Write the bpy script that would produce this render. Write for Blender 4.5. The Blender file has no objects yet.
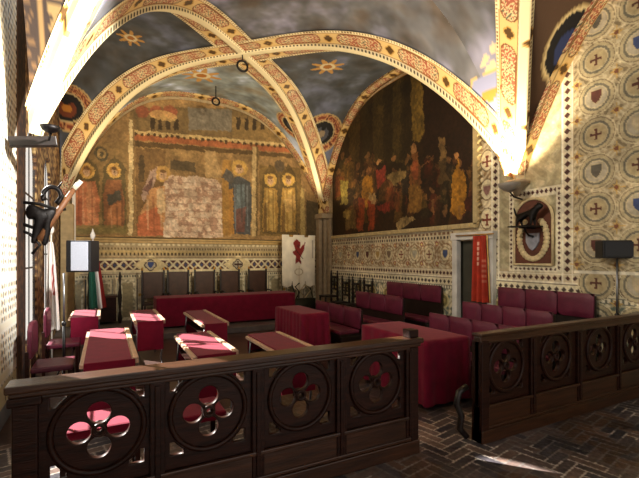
import bpy, bmesh, math, random
import numpy as np
from mathutils import Vector, Matrix
random.seed(5); RNG = np.random.default_rng(7)
C = bpy.context.scene.collection
PI = math.pi

# ------------------------------------------------------------------ camera, world, sun, exposure
YAW = math.radians(27.7); EYE = 1.7; FPX = 409.0
cam_d = bpy.data.cameras.new('camera'); cam = bpy.data.objects.new('camera', cam_d); C.objects.link(cam)
cam.location = (0, 0, EYE); cam.rotation_euler = (PI/2, 0, -YAW)
cam_d.sensor_width = 36; cam_d.lens = 36*FPX/639; cam_d.shift_y = 18/639; cam_d.clip_start = .05
bpy.context.scene.camera = cam
vs = bpy.context.scene.view_settings
vs.view_transform = 'Standard'; vs.look = 'None'; vs.gamma = 1; vs.use_curve_mapping = False
vs.exposure = 0.0
W = bpy.data.worlds.new('world'); bpy.context.scene.world = W; W.use_nodes = True
bg = W.node_tree.nodes['Background']; bg.inputs[0].default_value = (1.0, .93, .84, 1); bg.inputs[1].default_value = 1.0

def lamp(name, kind, loc, energy, color, rot=None, target=None, **kw):
    d = bpy.data.lights.new(name, kind); d.energy = energy; d.color = color
    for k, v in kw.items(): setattr(d, k, v)
    o = bpy.data.objects.new(name, d); C.objects.link(o); o.location = loc
    if target is not None:
        o.rotation_euler = (Vector(target)-Vector(loc)).to_track_quat('-Z', 'Y').to_euler()
    elif rot: o.rotation_euler = rot
    return o
lamp('sun', 'SUN', (-6, 12, 8), 26, (1, .95, .88), target=(-6+.62, 12-.74, 8-.76), angle=math.radians(.6))
# uplighters on the front springings of the vault
def up(name, loc, e, target, size=.08, ang=140): lamp(name, 'SPOT', loc, e, (1, .80, .52), target=target, spot_size=math.radians(ang), spot_blend=1, shadow_soft_size=size)
up('uplight_right', (5.76, 4.38, 2.99), 800, (5.55, 4.5, 4.6))
up('uplight_left', (-.46, 4.85, 3.03), 170, (-.25, 5.0, 4.4))
up('fill_corner_left', (-.35, 10.4, 2.75), 230, (1.0, 9.3, 5))  # added fill, no fixture: brightens vault and wall at the back left
up('fill_corner_right', (5.5, 10.5, 2.75), 280, (4.2, 9.3, 5))  # added fill for the back right corner, no lamp stands there
lamp('fill_left_wall', 'SPOT', (1.6, 2.6, 3.9), 2300, (1, .97, .92), target=(-.9, 5.35, 3.1), spot_size=math.radians(62), spot_blend=.5, shadow_soft_size=.1)  # added spot without a fixture, brightens the pale strip of the left wall
lamp('fill_back_wall', 'SPOT', (2.6, 3.0, 4.3), 1500, (1, .84, .60), target=(2.4, 11.2, 3.9), spot_size=math.radians(56), spot_blend=.7, shadow_soft_size=.3)  # added flood, no real source: lifts the fresco wall
lamp('fill_right_wall', 'SPOT', (0.6, 3.2, 4.2), 460, (1, .90, .76), target=(6.07, 5.0, 3.2), spot_size=math.radians(95), spot_blend=.8, shadow_soft_size=.3)  # added flood with no lamp behind it, lifts the right wall

# ------------------------------------------------------------------ helpers
def lin(c):
    c = np.asarray(c, float)
    return np.where(c <= .04045, c/12.92, ((c+.055)/1.055)**2.4)
def rgb(h): return np.array([int(h[i:i+2], 16)/255 for i in (0, 2, 4)])

def vnoise(h, w, cell, seed=0, oct=3):
    r = np.random.default_rng(seed); out = np.zeros((h, w)); amp = 1; tot = 0
    for o in range(oct):
        gh, gw = int(h/cell)+3, int(w/cell)+3
        g = r.random((gh, gw)); y = np.arange(h)/cell; x = np.arange(w)/cell
        yi = y.astype(int); xi = x.astype(int); fy = (y-yi)[:, None]; fx = (x-xi)[None]
        fy = fy*fy*(3-2*fy); fx = fx*fx*(3-2*fx)
        a = g[yi][:, xi]; b = g[yi][:, xi+1]; c = g[yi+1][:, xi]; d = g[yi+1][:, xi+1]
        out += amp*((a*(1-fx)+b*fx)*(1-fy)+(c*(1-fx)+d*fx)*fy); tot += amp; amp *= .55; cell = max(cell/2, 1)
    return out/tot

class Cv:
    """a pigment map in metres, sampled onto mesh vertices"""
    def __init__(s, x0, x1, z0, z1, res, base):
        s.x0, s.z0, s.res = x0, z0, res
        s.w = int(math.ceil((x1-x0)/res))+1; s.h = int(math.ceil((z1-z0)/res))+1
        s.a = np.ones((s.h, s.w, 3))*rgb(base)
        s.X, s.Z = np.meshgrid(x0+np.arange(s.w)*res, z0+np.arange(s.h)*res)
    def put(s, m, col, k=1.0):
        col = rgb(col) if isinstance(col, str) else col
        m = m.astype(float)[..., None]*k; s.a = s.a*(1-m)+col*m
    def win(s, x0, x1, z0, z1):
        i0 = max(0, int((x0-s.x0)/s.res)); i1 = min(s.w, int((x1-s.x0)/s.res)+2)
        j0 = max(0, int((z0-s.z0)/s.res)); j1 = min(s.h, int((z1-s.z0)/s.res)+2)
        return slice(j0, max(j0, j1)), slice(i0, max(i0, i1))
    def _p(s, sl, m, col, k):
        col = rgb(col) if isinstance(col, str) else col
        m = m.astype(float)[..., None]*k; s.a[sl] = s.a[sl]*(1-m)+col*m
    def rect(s, x0, x1, z0, z1, col, k=1):
        sl = s.win(x0, x1, z0, z1); X, Z = s.X[sl], s.Z[sl]
        s._p(sl, (X >= x0) & (X <= x1) & (Z >= z0) & (Z <= z1), col, k)
    def ell(s, cx, cz, rx, rz, col, k=1, inner=0, ang=0):
        R = max(rx, rz); sl = s.win(cx-R, cx+R, cz-R, cz+R); X, Z = s.X[sl]-cx, s.Z[sl]-cz
        if ang: X, Z = X*math.cos(ang)+Z*math.sin(ang), -X*math.sin(ang)+Z*math.cos(ang)
        q = (X/rx)**2+(Z/rz)**2; s._p(sl, (q <= 1) & (q >= inner*inner), col, k)
    def poly(s, pts, col, k=1):
        xs = [p[0] for p in pts]; zs = [p[1] for p in pts]; sl = s.win(min(xs), max(xs), min(zs), max(zs))
        X, Z = s.X[sl], s.Z[sl]; m = np.zeros(X.shape, bool); n = len(pts)
        for i in range(n):
            (xa, za), (xb, zb) = pts[i], pts[(i+1) % n]
            if za == zb: continue
            m ^= ((Z >= min(za, zb)) & (Z < max(za, zb)) & (X < xa+(Z-za)*(xb-xa)/(zb-za)))
        s._p(sl, m, col, k)
    def line(s, p, q, w, col, k=1):
        sl = s.win(min(p[0], q[0])-w, max(p[0], q[0])+w, min(p[1], q[1])-w, max(p[1], q[1])+w); X, Z = s.X[sl], s.Z[sl]
        dx, dz = q[0]-p[0], q[1]-p[1]; L = dx*dx+dz*dz+1e-9
        t = np.clip(((X-p[0])*dx+(Z-p[1])*dz)/L, 0, 1)
        s._p(sl, np.hypot(X-p[0]-t*dx, Z-p[1]-t*dz) <= w/2, col, k)
    def noise(s, cell_m, amp, seed=0, tint=(1, 1, 1)):
        n = vnoise(s.h, s.w, max(1.01, cell_m/s.res), seed)[..., None]-.5
        s.a = np.clip(s.a*(1+2*amp*n*np.array(tint)), 0, 1)
    def warp(s, amp, cell, seed):
        a = vnoise(s.h, s.w, cell/s.res, seed, 3)-.5; b = vnoise(s.h, s.w, cell/s.res, seed+1, 3)-.5; s.a = s.sample(s.X+2*amp*a, s.Z+2*amp*b)
    def sample(s, X, Z):
        i = np.clip(np.rint((X-s.x0)/s.res).astype(int), 0, s.w-1); j = np.clip(np.rint((Z-s.z0)/s.res).astype(int), 0, s.h-1)
        return s.a[j, i]

def mesh_obj(name, verts, faces, mat, parent=None, cols=None, smooth=False):
    me = bpy.data.meshes.new(name)
    if isinstance(faces, np.ndarray):
        me.vertices.add(len(verts)); me.vertices.foreach_set('co', np.asarray(verts, np.float32).ravel())
        nf = len(faces); me.loops.add(nf*4); me.loops.foreach_set('vertex_index', faces.astype(np.int32).ravel())
        me.polygons.add(nf); me.polygons.foreach_set('loop_start', np.arange(0, nf*4, 4, dtype=np.int32))
        me.polygons.foreach_set('loop_total', np.full(nf, 4, np.int32)); me.update(calc_edges=True)
    else:
        me.from_pydata([tuple(v) for v in verts], [], faces); me.update()
    if cols is not None:
        at = me.attributes.new('pigment', 'FLOAT_COLOR', 'POINT')
        c4 = np.ones((len(verts), 4), np.float32); c4[:, :3] = lin(np.clip(cols, 0, 1)).reshape(-1, 3)
        at.data.foreach_set('color', c4.ravel())
    if smooth: me.polygons.foreach_set('use_smooth', [True]*len(me.polygons))
    me.materials.append(mat)
    o = bpy.data.objects.new(name, me); C.objects.link(o)
    if parent: o.parent = parent
    return o

def grid(name, P, cols, mat, parent=None, mask=None, smooth=False):
    """P (h,w,3) points, cols (h,w,3)"""
    h, w = P.shape[:2]; idx = np.arange(h*w).reshape(h, w)
    f = np.stack([idx[:-1, :-1], idx[:-1, 1:], idx[1:, 1:], idx[1:, :-1]], -1)
    if mask is not None: f = f[mask[:-1, :-1] & mask[1:, 1:]]
    return mesh_obj(name, P.reshape(-1, 3), f.reshape(-1, 4), mat, parent, cols.reshape(-1, 3), smooth)

def solid(o, t, off=-1):
    m = o.modifiers.new('solidify', 'SOLIDIFY'); m.thickness = t; m.offset = off; return o
def bevel(o, w=.006, seg=2):
    m = o.modifiers.new('bevel', 'BEVEL'); m.width = w; m.segments = seg; m.limit_method = 'ANGLE'; return o

class MB:
    def __init__(s): s.v = []; s.f = []; s.sm = False
    def add(s, v, f):
        b = len(s.v); s.v += [tuple(p) for p in v]; s.f += [tuple(i+b for i in q) for q in f]; return s
    def box(s, x0, x1, y0, y1, z0, z1, M=None):
        v = [Vector((x, y, z)) for x in (x0, x1) for y in (y0, y1) for z in (z0, z1)]
        if M is not None: v = [M @ p for p in v]
        return s.add(v, [(0, 1, 3, 2), (4, 6, 7, 5), (0, 4, 5, 1), (2, 3, 7, 6), (0, 2, 6, 4), (1, 5, 7, 3)])
    def tube(s, pts, r, n=10, cap=True):
        pts = [Vector(p) for p in pts]; rs = r if isinstance(r, (list, tuple)) else [r]*len(pts)
        rings = []; up = Vector((0, 0, 1))
        for i, p in enumerate(pts):
            t = (pts[min(i+1, len(pts)-1)]-pts[max(i-1, 0)]).normalized()
            a = t.cross(up)
            if a.length < .05: a = t.cross(Vector((0, 1, 0)))
            a.normalize()
            if rings and a.dot(last) < 0: a = -a
            last = a; b = t.cross(a)
            rings.append([p+a*rs[i]*math.cos(k*2*PI/n)+b*rs[i]*math.sin(k*2*PI/n) for k in range(n)])
        v = [q for R in rings for q in R]; f = []
        for i in range(len(pts)-1):
            for k in range(n):
                f.append((i*n+k, i*n+(k+1) % n, (i+1)*n+(k+1) % n, (i+1)*n+k))
        if cap: f += [tuple(range(n))[::-1], tuple((len(pts)-1)*n+k for k in range(n))]
        s.sm = True; return s.add(v, f)
    def lathe(s, c, prof, n=20, axis='z'):
        v = []; f = []
        for (r, h) in prof:
            for k in range(n):
                a = k*2*PI/n; p = (r*math.cos(a), r*math.sin(a), h)
                if axis == 'y': p = (p[0], p[2], p[1])
                if axis == 'x': p = (p[2], p[0], p[1])
                v.append((c[0]+p[0], c[1]+p[1], c[2]+p[2]))
        for i in range(len(prof)-1):
            for k in range(n): f.append((i*n+k, i*n+(k+1) % n, (i+1)*n+(k+1) % n, (i+1)*n+k))
        f += [tuple(range(n))[::-1], tuple((len(prof)-1)*n+k for k in range(n))]
        s.sm = True; return s.add(v, f)
    def torus(s, c, R, r, axis='y', n=32, m=8, a0=0, a1=2*PI):
        v = []; f = []
        for i in range(n):
            a = a0+(a1-a0)*i/n
            for j in range(m):
                b = j*2*PI/m; q = ((R+r*math.cos(b))*math.cos(a), (R+r*math.cos(b))*math.sin(a), r*math.sin(b))
                if axis == 'y': q = (q[0], q[2], q[1])
                if axis == 'x': q = (q[2], q[0], q[1])
                v.append((c[0]+q[0], c[1]+q[1], c[2]+q[2]))
        for i in range(n):
            for j in range(m): f.append((i*m+j, i*m+(j+1) % m, ((i+1) % n)*m+(j+1) % m, ((i+1) % n)*m+j))
        s.sm = True; return s.add(v, f)
    def ellip(s, c, rx, ry, rz, n=14, m=8):
        v = []; f = []
        for i in range(m+1):
            t = PI*i/m
            for k in range(n):
                a = 2*PI*k/n; rr = max(math.sin(t), .02)
                v.append((c[0]+rx*rr*math.cos(a), c[1]+ry*rr*math.sin(a), c[2]-rz*math.cos(t)))
        for i in range(m):
            for k in range(n): f.append((i*n+k, i*n+(k+1) % n, (i+1)*n+(k+1) % n, (i+1)*n+k))
        f += [tuple(range(n))[::-1], tuple(m*n+k for k in range(n))]
        s.sm = True; return s.add(v, f)
    def prism(s, pts, z0, z1, M=None):
        n = len(pts); v = [Vector((p[0], p[1], z)) for z in (z0, z1) for p in pts]
        if M is not None: v = [M @ p for p in v]
        return s.add(v, [tuple(range(n))[::-1], tuple(range(n, 2*n))]+[(k, (k+1) % n, n+(k+1) % n, n+k) for k in range(n)])
    def build(s, name, mat, parent=None, bev=0, smooth=None):
        o = mesh_obj(name, s.v, s.f, mat, parent)
        bm = bmesh.new(); bm.from_mesh(o.data); bmesh.ops.recalc_face_normals(bm, faces=bm.faces); bm.to_mesh(o.data); bm.free()
        if (s.sm if smooth is None else smooth):
            for e in o.data.polygons: e.use_smooth = len(e.vertices) == 4
        if bev: bevel(o, bev)
        return o

def tag(o, label, cat, group=None):
    o['label'] = label; o['category'] = cat
    if group: o['group'] = group
    return o
def thing(name, label, cat, loc=(0, 0, 0), rz=0, group=None):
    o = bpy.data.objects.new(name, None); C.objects.link(o); o.location = loc; o.rotation_euler = (0, 0, rz)
    o.empty_display_size = .1
    return tag(o, label, cat, group)
def struct(o): o['kind'] = 'structure'; return o
def kids(o): return [c for c in bpy.data.objects if c.parent == o]
def dup(root, loc, rz=0, label=None, group=None):
    r = root.copy(); C.objects.link(r); r.location = loc; r.rotation_euler = (0, 0, rz)
    if label: r['label'] = label
    if group: r['group'] = group
    for ch in kids(root):
        c = ch.copy(); C.objects.link(c); c.parent = r
        for g in kids(ch):
            d = g.copy(); C.objects.link(d); d.parent = c
    return r

# ------------------------------------------------------------------ materials
def mat(name, col, rough=.6, metal=0, noise=0, nscale=8, bump=0, spec=.5, sheen=0, stretch=None, bscale=None, coat=0):
    m = bpy.data.materials.new(name); m.use_nodes = True; nt = m.node_tree; b = nt.nodes['Principled BSDF']
    c = tuple(lin(rgb(col)))+(1,)
    b.inputs['Base Color'].default_value = c; b.inputs['Roughness'].default_value = rough; b.inputs['Metallic'].default_value = metal
    b.inputs['Specular IOR Level'].default_value = spec; b.inputs['Sheen Weight'].default_value = sheen; b.inputs['Coat Weight'].default_value = coat
    tc = nt.nodes.new('ShaderNodeTexCoord'); mp = nt.nodes.new('ShaderNodeMapping'); nt.links.new(tc.outputs['Object'], mp.inputs[0])
    if stretch: mp.inputs['Scale'].default_value = stretch
    n = nt.nodes.new('ShaderNodeTexNoise'); n.inputs['Scale'].default_value = nscale; n.inputs['Detail'].default_value = 5
    nt.links.new(mp.outputs[0], n.inputs['Vector'])
    if noise:
        r = nt.nodes.new('ShaderNodeValToRGB'); nt.links.new(n.outputs['Fac'], r.inputs[0])
        r.color_ramp.elements[0].position = .3; r.color_ramp.elements[1].position = .7
        r.color_ramp.elements[0].color = tuple(x*(1-noise) for x in c[:3])+(1,)
        r.color_ramp.elements[1].color = tuple(min(1, x*(1+noise)) for x in c[:3])+(1,)
        nt.links.new(r.outputs[0], b.inputs['Base Color'])
    if bump:
        n2 = nt.nodes.new('ShaderNodeTexNoise'); n2.inputs['Scale'].default_value = bscale or nscale*3; nt.links.new(mp.outputs[0], n2.inputs['Vector'])
        bp = nt.nodes.new('ShaderNodeBump'); bp.inputs['Strength'].default_value = bump; bp.inputs['Distance'].default_value = .01
        nt.links.new(n2.outputs['Fac'], bp.inputs['Height']); nt.links.new(bp.outputs[0], b.inputs['Normal'])
    return m
def pmat(name, rough=.7, spec=.4, bump=.15, bscale=30, mott=.12):
    """pigment attribute + a little procedural mottling"""
    m = mat(name, '808080', rough, bump=bump, nscale=6, bscale=bscale, spec=spec); nt = m.node_tree; b = nt.nodes['Principled BSDF']
    a = nt.nodes.new('ShaderNodeAttribute'); a.attribute_name = 'pigment'
    n = nt.nodes.new('ShaderNodeTexNoise'); n.inputs['Scale'].default_value = 3; n.inputs['Detail'].default_value = 6
    mr = nt.nodes.new('ShaderNodeMapRange'); mr.inputs['To Min'].default_value = 1-mott; mr.inputs['To Max'].default_value = 1+mott
    nt.links.new(n.outputs['Fac'], mr.inputs['Value'])
    vm = nt.nodes.new('ShaderNodeVectorMath'); vm.operation = 'SCALE'
    nt.links.new(a.outputs['Color'], vm.inputs[0]); nt.links.new(mr.outputs[0], vm.inputs['Scale'])
    nt.links.new(vm.outputs[0], b.inputs['Base Color']); return m
M = dict(
    wall=pmat('painted_plaster', .8), fresco=pmat('fresco_plaster', .85), oil=pmat('oil_on_canvas', .55, .3), vault=pmat('vault_plaster', .8),
    rib=pmat('gilded_rib_plaster', .6), tile=pmat('herringbone_brick', .33, .5, .3, 25), fabricp=pmat('painted_cloth', .8),
    wood=mat('dark_walnut', '2b130a', .42, noise=.55, nscale=5, stretch=(1, 6, 9), bump=.25, coat=.0, spec=.25),
    woodx=mat('dark_walnut_rail', '3d2110', .36, noise=.5, nscale=4, stretch=(.6, 8, 8), bump=.2, coat=.08),
    black_wood=mat('ebonised_wood', '1c120d', .45, noise=.4, nscale=6, bump=.2),
    pale_wood=mat('pale_desk_wood', 'c9a98f', .4, noise=.15, nscale=6, stretch=(6, 1, 6)),
    velvet=mat('crimson_velvet', '7a0a2c', .75, noise=.15, nscale=9, bump=.1, sheen=.12, spec=.2),
    leather=mat('burgundy_leather', '5e1f33', .38, noise=.2, nscale=7, bump=.25, bscale=60),
    leather_d=mat('brown_leather', '3c2415', .4, noise=.35, nscale=5, bump=.3, bscale=40),
    iron=mat('wrought_iron', '120d0b', .5, metal=.6, noise=.2, bump=.3),
    steel=mat('grey_steel', '8d8f94', .35, metal=.9, noise=.1), black=mat('black_plastic', '0c0c0f', .5, noise=.1),
    cloth_grey=mat('speaker_grille', 'a9aebb', .6, noise=.12, nscale=90), marble=mat('grey_marble', 'cfcdc6', .4, noise=.2, nscale=4),
    stone=mat('carved_stone', 'a08d70', .7, noise=.2, nscale=8, bump=.4), gold=mat('gilding', 'b98a3a', .4, metal=.6, noise=.2),
    darkdoor=mat('olive_door_paint', '3c3a2e', .6, noise=.3, nscale=3), white=mat('white_cloth', 'e8e0d2', .8, noise=.05),
    green=mat('green_cloth', '0d4a38', .8, noise=.1), red=mat('red_cloth', 'b3281c', .8, noise=.1), brown=mat('brown_relief_ground', '5a2f1c', .7, noise=.3),
    greendk=mat('dark_bronze', '23261a', .5, noise=.4, metal=.3, bump=.3), beige=mat('beige_relief', 'cdb98c', .7, noise=.25, nscale=14, bump=.4),
    bark=mat('old_torch_wood', '6d4526', .6, noise=.3, nscale=10), tip=mat('torch_wax', 'd9cdb4', .6, noise=.1),
    glassfix=mat('lamp_dish', '8c8478', .4, noise=.1),
)
gm = bpy.data.materials.new('window_glass'); gm.use_nodes = True; nt = gm.node_tree
for n in list(nt.nodes): nt.nodes.remove(n)
o_ = nt.nodes.new('ShaderNodeOutputMaterial'); mx = nt.nodes.new('ShaderNodeMixShader'); tr = nt.nodes.new('ShaderNodeBsdfTransparent'); gl = nt.nodes.new('ShaderNodeBsdfGlossy')
gl.inputs['Roughness'].default_value = .05; mx.inputs[0].default_value = .06
nt.links.new(tr.outputs[0], mx.inputs[1]); nt.links.new(gl.outputs[0], mx.inputs[2]); nt.links.new(mx.outputs[0], o_.inputs[0]); M['glass'] = gm

# ------------------------------------------------------------------ vault geometry
SPR = 2.94
XL, XR, YB = -.9, 6.07, 11.2
XF, YL, YR = -.66, 5.15, 4.44
QF = [(XF, YL), (XR, YR), (XR, YB), (XL, YB)]          # far bay

def homog(Q):
    src = [(-1, -1), (1, -1), (1, 1), (-1, 1)]; A = []; b = []
    for (s, t), (x, y) in zip(src, Q):
        A.append([s, t, 1, 0, 0, 0, -x*s, -x*t]); b.append(x); A.append([0, 0, 0, s, t, 1, -y*s, -y*t]); b.append(y)
    h = np.linalg.solve(np.array(A), np.array(b)); return np.append(h, 1).reshape(3, 3)
HF = homog(QF)
wr = lambda H, t: (H[2, 0]+H[2, 1]*t+1)/(-H[2, 0]+H[2, 1]*t+1)
y1 = min(np.arange(-3.5, 0, .01), key=lambda y: abs(wr(homog([(XL, y), (XR, -2.6), (XR, YR), (XF, YL)]), 1)-wr(HF, -1)))
QN = [(XL, y1), (XR, -2.6), (XR, YR), (XF, YL)]        # near bay, its shared edge spaced like the far bay's
HN = homog(QN)
def vz(s, t):
    mn = np.minimum(abs(s), abs(t)); mx_ = np.maximum(abs(s), abs(t))
    return SPR+(2.86+.2*mx_**2)*(1-np.clip(mn, 0, 1)**2.9)
def vault(H, s, t):
    w = H[2, 0]*s+H[2, 1]*t+H[2, 2]
    return np.stack([(H[0, 0]*s+H[0, 1]*t+H[0, 2])/w, (H[1, 0]*s+H[1, 1]*t+H[1, 2])/w, vz(s, t)], -1)

def V(u, v, y=None, x=None, z=None):
    """photo pixel -> point on the plane y=, x= or z="""
    k = (u-319.5)/FPX; r = (math.sin(YAW)+k*math.cos(YAW), math.cos(YAW)-k*math.sin(YAW), (257-v)/FPX)
    t = y/r[1] if y is not None else x/r[0] if x is not None else (z-EYE)/r[2]
    return (r[0]*t, r[1]*t, EYE+r[2]*t)
def hit_vault(H, u, v):
    """where the sight line meets the vault; used once to find where a painted medallion sits"""
    N = 260; s, t = np.meshgrid(np.linspace(-1, 1, N), np.linspace(-1, 1, N)); P = vault(H, s, t)
    k = (u-319.5)/FPX; r = np.array([math.sin(YAW)+k*math.cos(YAW), math.cos(YAW)-k*math.sin(YAW), (257-v)/FPX]); r /= np.linalg.norm(r)
    D = P-np.array([0, 0, EYE]); tt = D@r; d = np.linalg.norm(D-tt[..., None]*r, axis=-1); d += tt*.01
    i = np.unravel_index(np.argmin(d), d.shape); return P[i]

def paint_web(P, s, t, far):
    h, w = s.shape
    n1 = vnoise(h, w, 26, 3 if far else 13, 4); n2 = vnoise(h, w, 12, 9, 3)
    c = np.ones((h, w, 3))*rgb('646468'); blue = rgb('8e8ea6'); brown = rgb('5a5048')
    k = np.clip((n1-.52)*4.5, 0, 1)[..., None]; c = c*(1-k)+blue*k
    k = np.clip((.48-n1)*4.5, 0, 1)[..., None]; c = c*(1-k)+brown*k
    c *= (.70+.6*n2)[..., None]
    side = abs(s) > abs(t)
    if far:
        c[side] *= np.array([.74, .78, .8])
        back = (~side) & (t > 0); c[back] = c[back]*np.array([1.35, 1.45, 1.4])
    def near(p, r): return np.linalg.norm(P-np.array(p), axis=-1) < r
    def put(m, col): c[m] = rgb(col)
    return c, near, put

N = 301
s, t = np.meshgrid(np.linspace(-1, 1, N), np.linspace(-1, 1, N))
for H, far, name in ((HF, True, 'ceiling'), (HN, False, 'ceiling')):
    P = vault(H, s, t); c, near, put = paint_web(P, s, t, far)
    front = (t < -abs(s)) if far else (t > abs(s))
    # painted border of roundels on the webs close to the window wall
    dx = P[..., 0]-XL
    band = front & (dx < .62) if far else ((dx < .62) & (t > .0))
    c[band] = rgb('20130c')
    ph = P[..., 2]*7
    m = band & (dx > .40) & (dx < .56) & (((ph % 1)-.5)**2+((dx-.48)/.14)**2*.8 < .2); c[m] = rgb('6e5834')
    m = band & (((dx > .33) & (dx < .37)) | ((dx > .59))); c[m] = rgb('6a5230')
    m = band & (dx > .14) & (dx < .30) & ((np.sin(P[..., 2]*60)+np.sin(P[..., 1]*70+dx*80)) > .4); c[m] = rgb('4e3820')
    def medallion(u, v, r, field, shield, HH=H):
        p = hit_vault(HH, u, v); up = np.array([0, 0, 1.])
        put(near(p, r*1.75), 'b59a68'); put(near(p, r*1.62), '5a2a1c'); 
        q = P-p; a = np.arctan2(q[..., 2], q[..., 0]+q[..., 1]); rr = np.linalg.norm(q, axis=-1)
        m = (rr < r*1.6) & (rr > r*1.15) & ((a*8/PI % 1) > .18); c[m] = rgb('c08a5a')
        m = (rr < r*1.5) & (rr > r*1.25) & ((a*8/PI % 1) > .30) & ((a*8/PI % 1) < .88); c[m] = rgb('7c3a26')
        put(near(p, r*1.12), 'b9a478'); put(near(p, r), '14100f')
        put(near(p+np.array([0, 0, -r*.15]), r*.62), field); put(near(p+np.array([0, 0, -r*.1]), r*.3), shield)
        put(near(p+np.array([0, 0, r*.55]), r*.42), '0c0a0a')
    if far:
        medallion(67, 108, .30, '6a3218', 'b5762c'); medallion(322, 133, .34, '4a4a52', '8d7a60'); medallion(291, 126, .27, '3a3f46', '5a5a5a')
        for (u, v, r) in ((202, 76, .32), (328, 67, .27), (130, 38, .18)):
            p = hit_vault(H, u, v); q = P-p; rr = np.linalg.norm(q*np.array([.8, .8, 2.0]), axis=-1); a = np.arctan2(q[..., 1], q[..., 0])
            m = rr < r*(.55+.6*np.abs(np.cos(a*4))**3); c[m] = rgb('c0904a'); m = rr < r*.5; c[m] = rgb('d8c9a0'); m = rr < r*.3; c[m] = rgb('a86a24')
    # armorial shield at the springing of the front web
    p = hit_vault(HF, 493, 94); q = P-p; side_ = q[..., 0]*.8-q[..., 1]*.6
    wz = .23*np.sqrt(np.clip((q[..., 2]+.42)/.55, 0, 1))
    near_p = np.linalg.norm(q, axis=-1) < .8
    m = near_p & (abs(side_) < wz+.03) & (q[..., 2] < .28) & (q[..., 2] > -.45); c[m] = rgb('c9a86a')
    m = near_p & (abs(side_) < wz) & (q[..., 2] < .25) & (q[..., 2] > -.42); c[m] = rgb('8d92b5')
    m = near_p & (abs(side_) < .09) & (abs(q[..., 2]) < .07); c[m] = rgb('c98a3c')
    m = near_p & (q[..., 2] > .28) & (np.abs(np.sin(side_*34)+np.cos(q[..., 2]*30)) > .55) & (np.hypot(side_, q[..., 2]-.42) < .17); c[m] = rgb('d8bf9a')
    m = near_p & (q[..., 2] < .2) & (abs(side_) < .5) & (abs(side_) > wz+.05) & (np.sin(side_*45)*np.cos(q[..., 2]*38) > .2); c[m] = rgb('b9854a')
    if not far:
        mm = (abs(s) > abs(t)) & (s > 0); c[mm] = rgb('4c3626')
        p = hit_vault(H, 567, 42); q = P-p; hz = np.hypot(q[..., 0], q[..., 1]); rr = np.hypot(hz/.30, q[..., 2]/.62); nm = np.linalg.norm(q, axis=-1) < 1
        c[nm & (rr < 1.22)] = rgb('a08a60'); c[nm & (rr < 1.02)] = rgb('0d0c10')
        c[nm & (np.hypot(hz/.17, (q[..., 2]+.12)/.34) < 1)] = rgb('27345f'); c[nm & (np.hypot(hz/.08, (q[..., 2]+.16)/.12) < 1)] = rgb('8a6b45')
        c[nm & (rr > 1.02) & (rr < 1.12)] = rgb('d0bd8c')
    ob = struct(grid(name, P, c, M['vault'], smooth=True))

# painted ribs: a dotted fillet on the groin with a panelled band on either web
def rib_colour(L, a, w):
    """L metres along, a metres from the middle (signed), w half width"""
    c = np.ones(L.shape+(3,))*rgb('dcbb7c'); A = abs(a)
    m = A < .075; c[m] = rgb('efe0b4')
    m = (A > .03) & (A < .062) & ((L*14 % 1) < .5); c[m] = rgb('40301f')
    c[(A > .068) & (A < .088)] = rgb('9a6a34')
    e = w-A
    c[(e < .055)] = rgb('eddcae'); m = (e > .012) & (e < .04) & ((L*18 % 1) < .45); c[m] = rgb('7a5730'); c[(e > .055) & (e < .068)] = rgb('9a6a34')
    mid = (.088+(w-.068))/2; hw = np.maximum(((w-.068)-.088)/2, .01); y = (A-mid)
    ph = L % 1.2; x = ph-.45; ax = abs(x)
    pan = (np.maximum(ax-.32, 0)/.10)**2+(y/(hw*.80))**2 < 1
    rim = ((np.maximum(ax-.32, 0)/.12)**2+(y/(hw*.95))**2 < 1) & ~pan
    c[rim] = rgb('7d4a26'); c[pan] = rgb('e3c796')
    ara = np.sin(L*55+2.2*np.sin(y*48))*np.cos(y*52+1.5*np.sin(L*38)); c[pan & (ara > .05)] = rgb('a35a40'); c[pan & (ara < -.6)] = rgb('62664c')
    z = ph-1.05; q = np.minimum.reduce([np.hypot(z-.04, y), np.hypot(z+.04, y), np.hypot(z, y-.04), np.hypot(z, y+.04)])
    c[(q < .055)] = rgb('c99a4c'); c[q < .038] = rgb('553a14')
    return c
def resample(path, step=.018):
    path = np.array(path); d = np.linalg.norm(np.diff(path, axis=0), axis=1); L = np.concatenate([[0], np.cumsum(d)])
    n = int(L[-1]/step); li = np.linspace(0, L[-1], n); return np.stack([np.interp(li, L, path[:, k_]) for k_ in range(3)], 1), li
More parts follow.
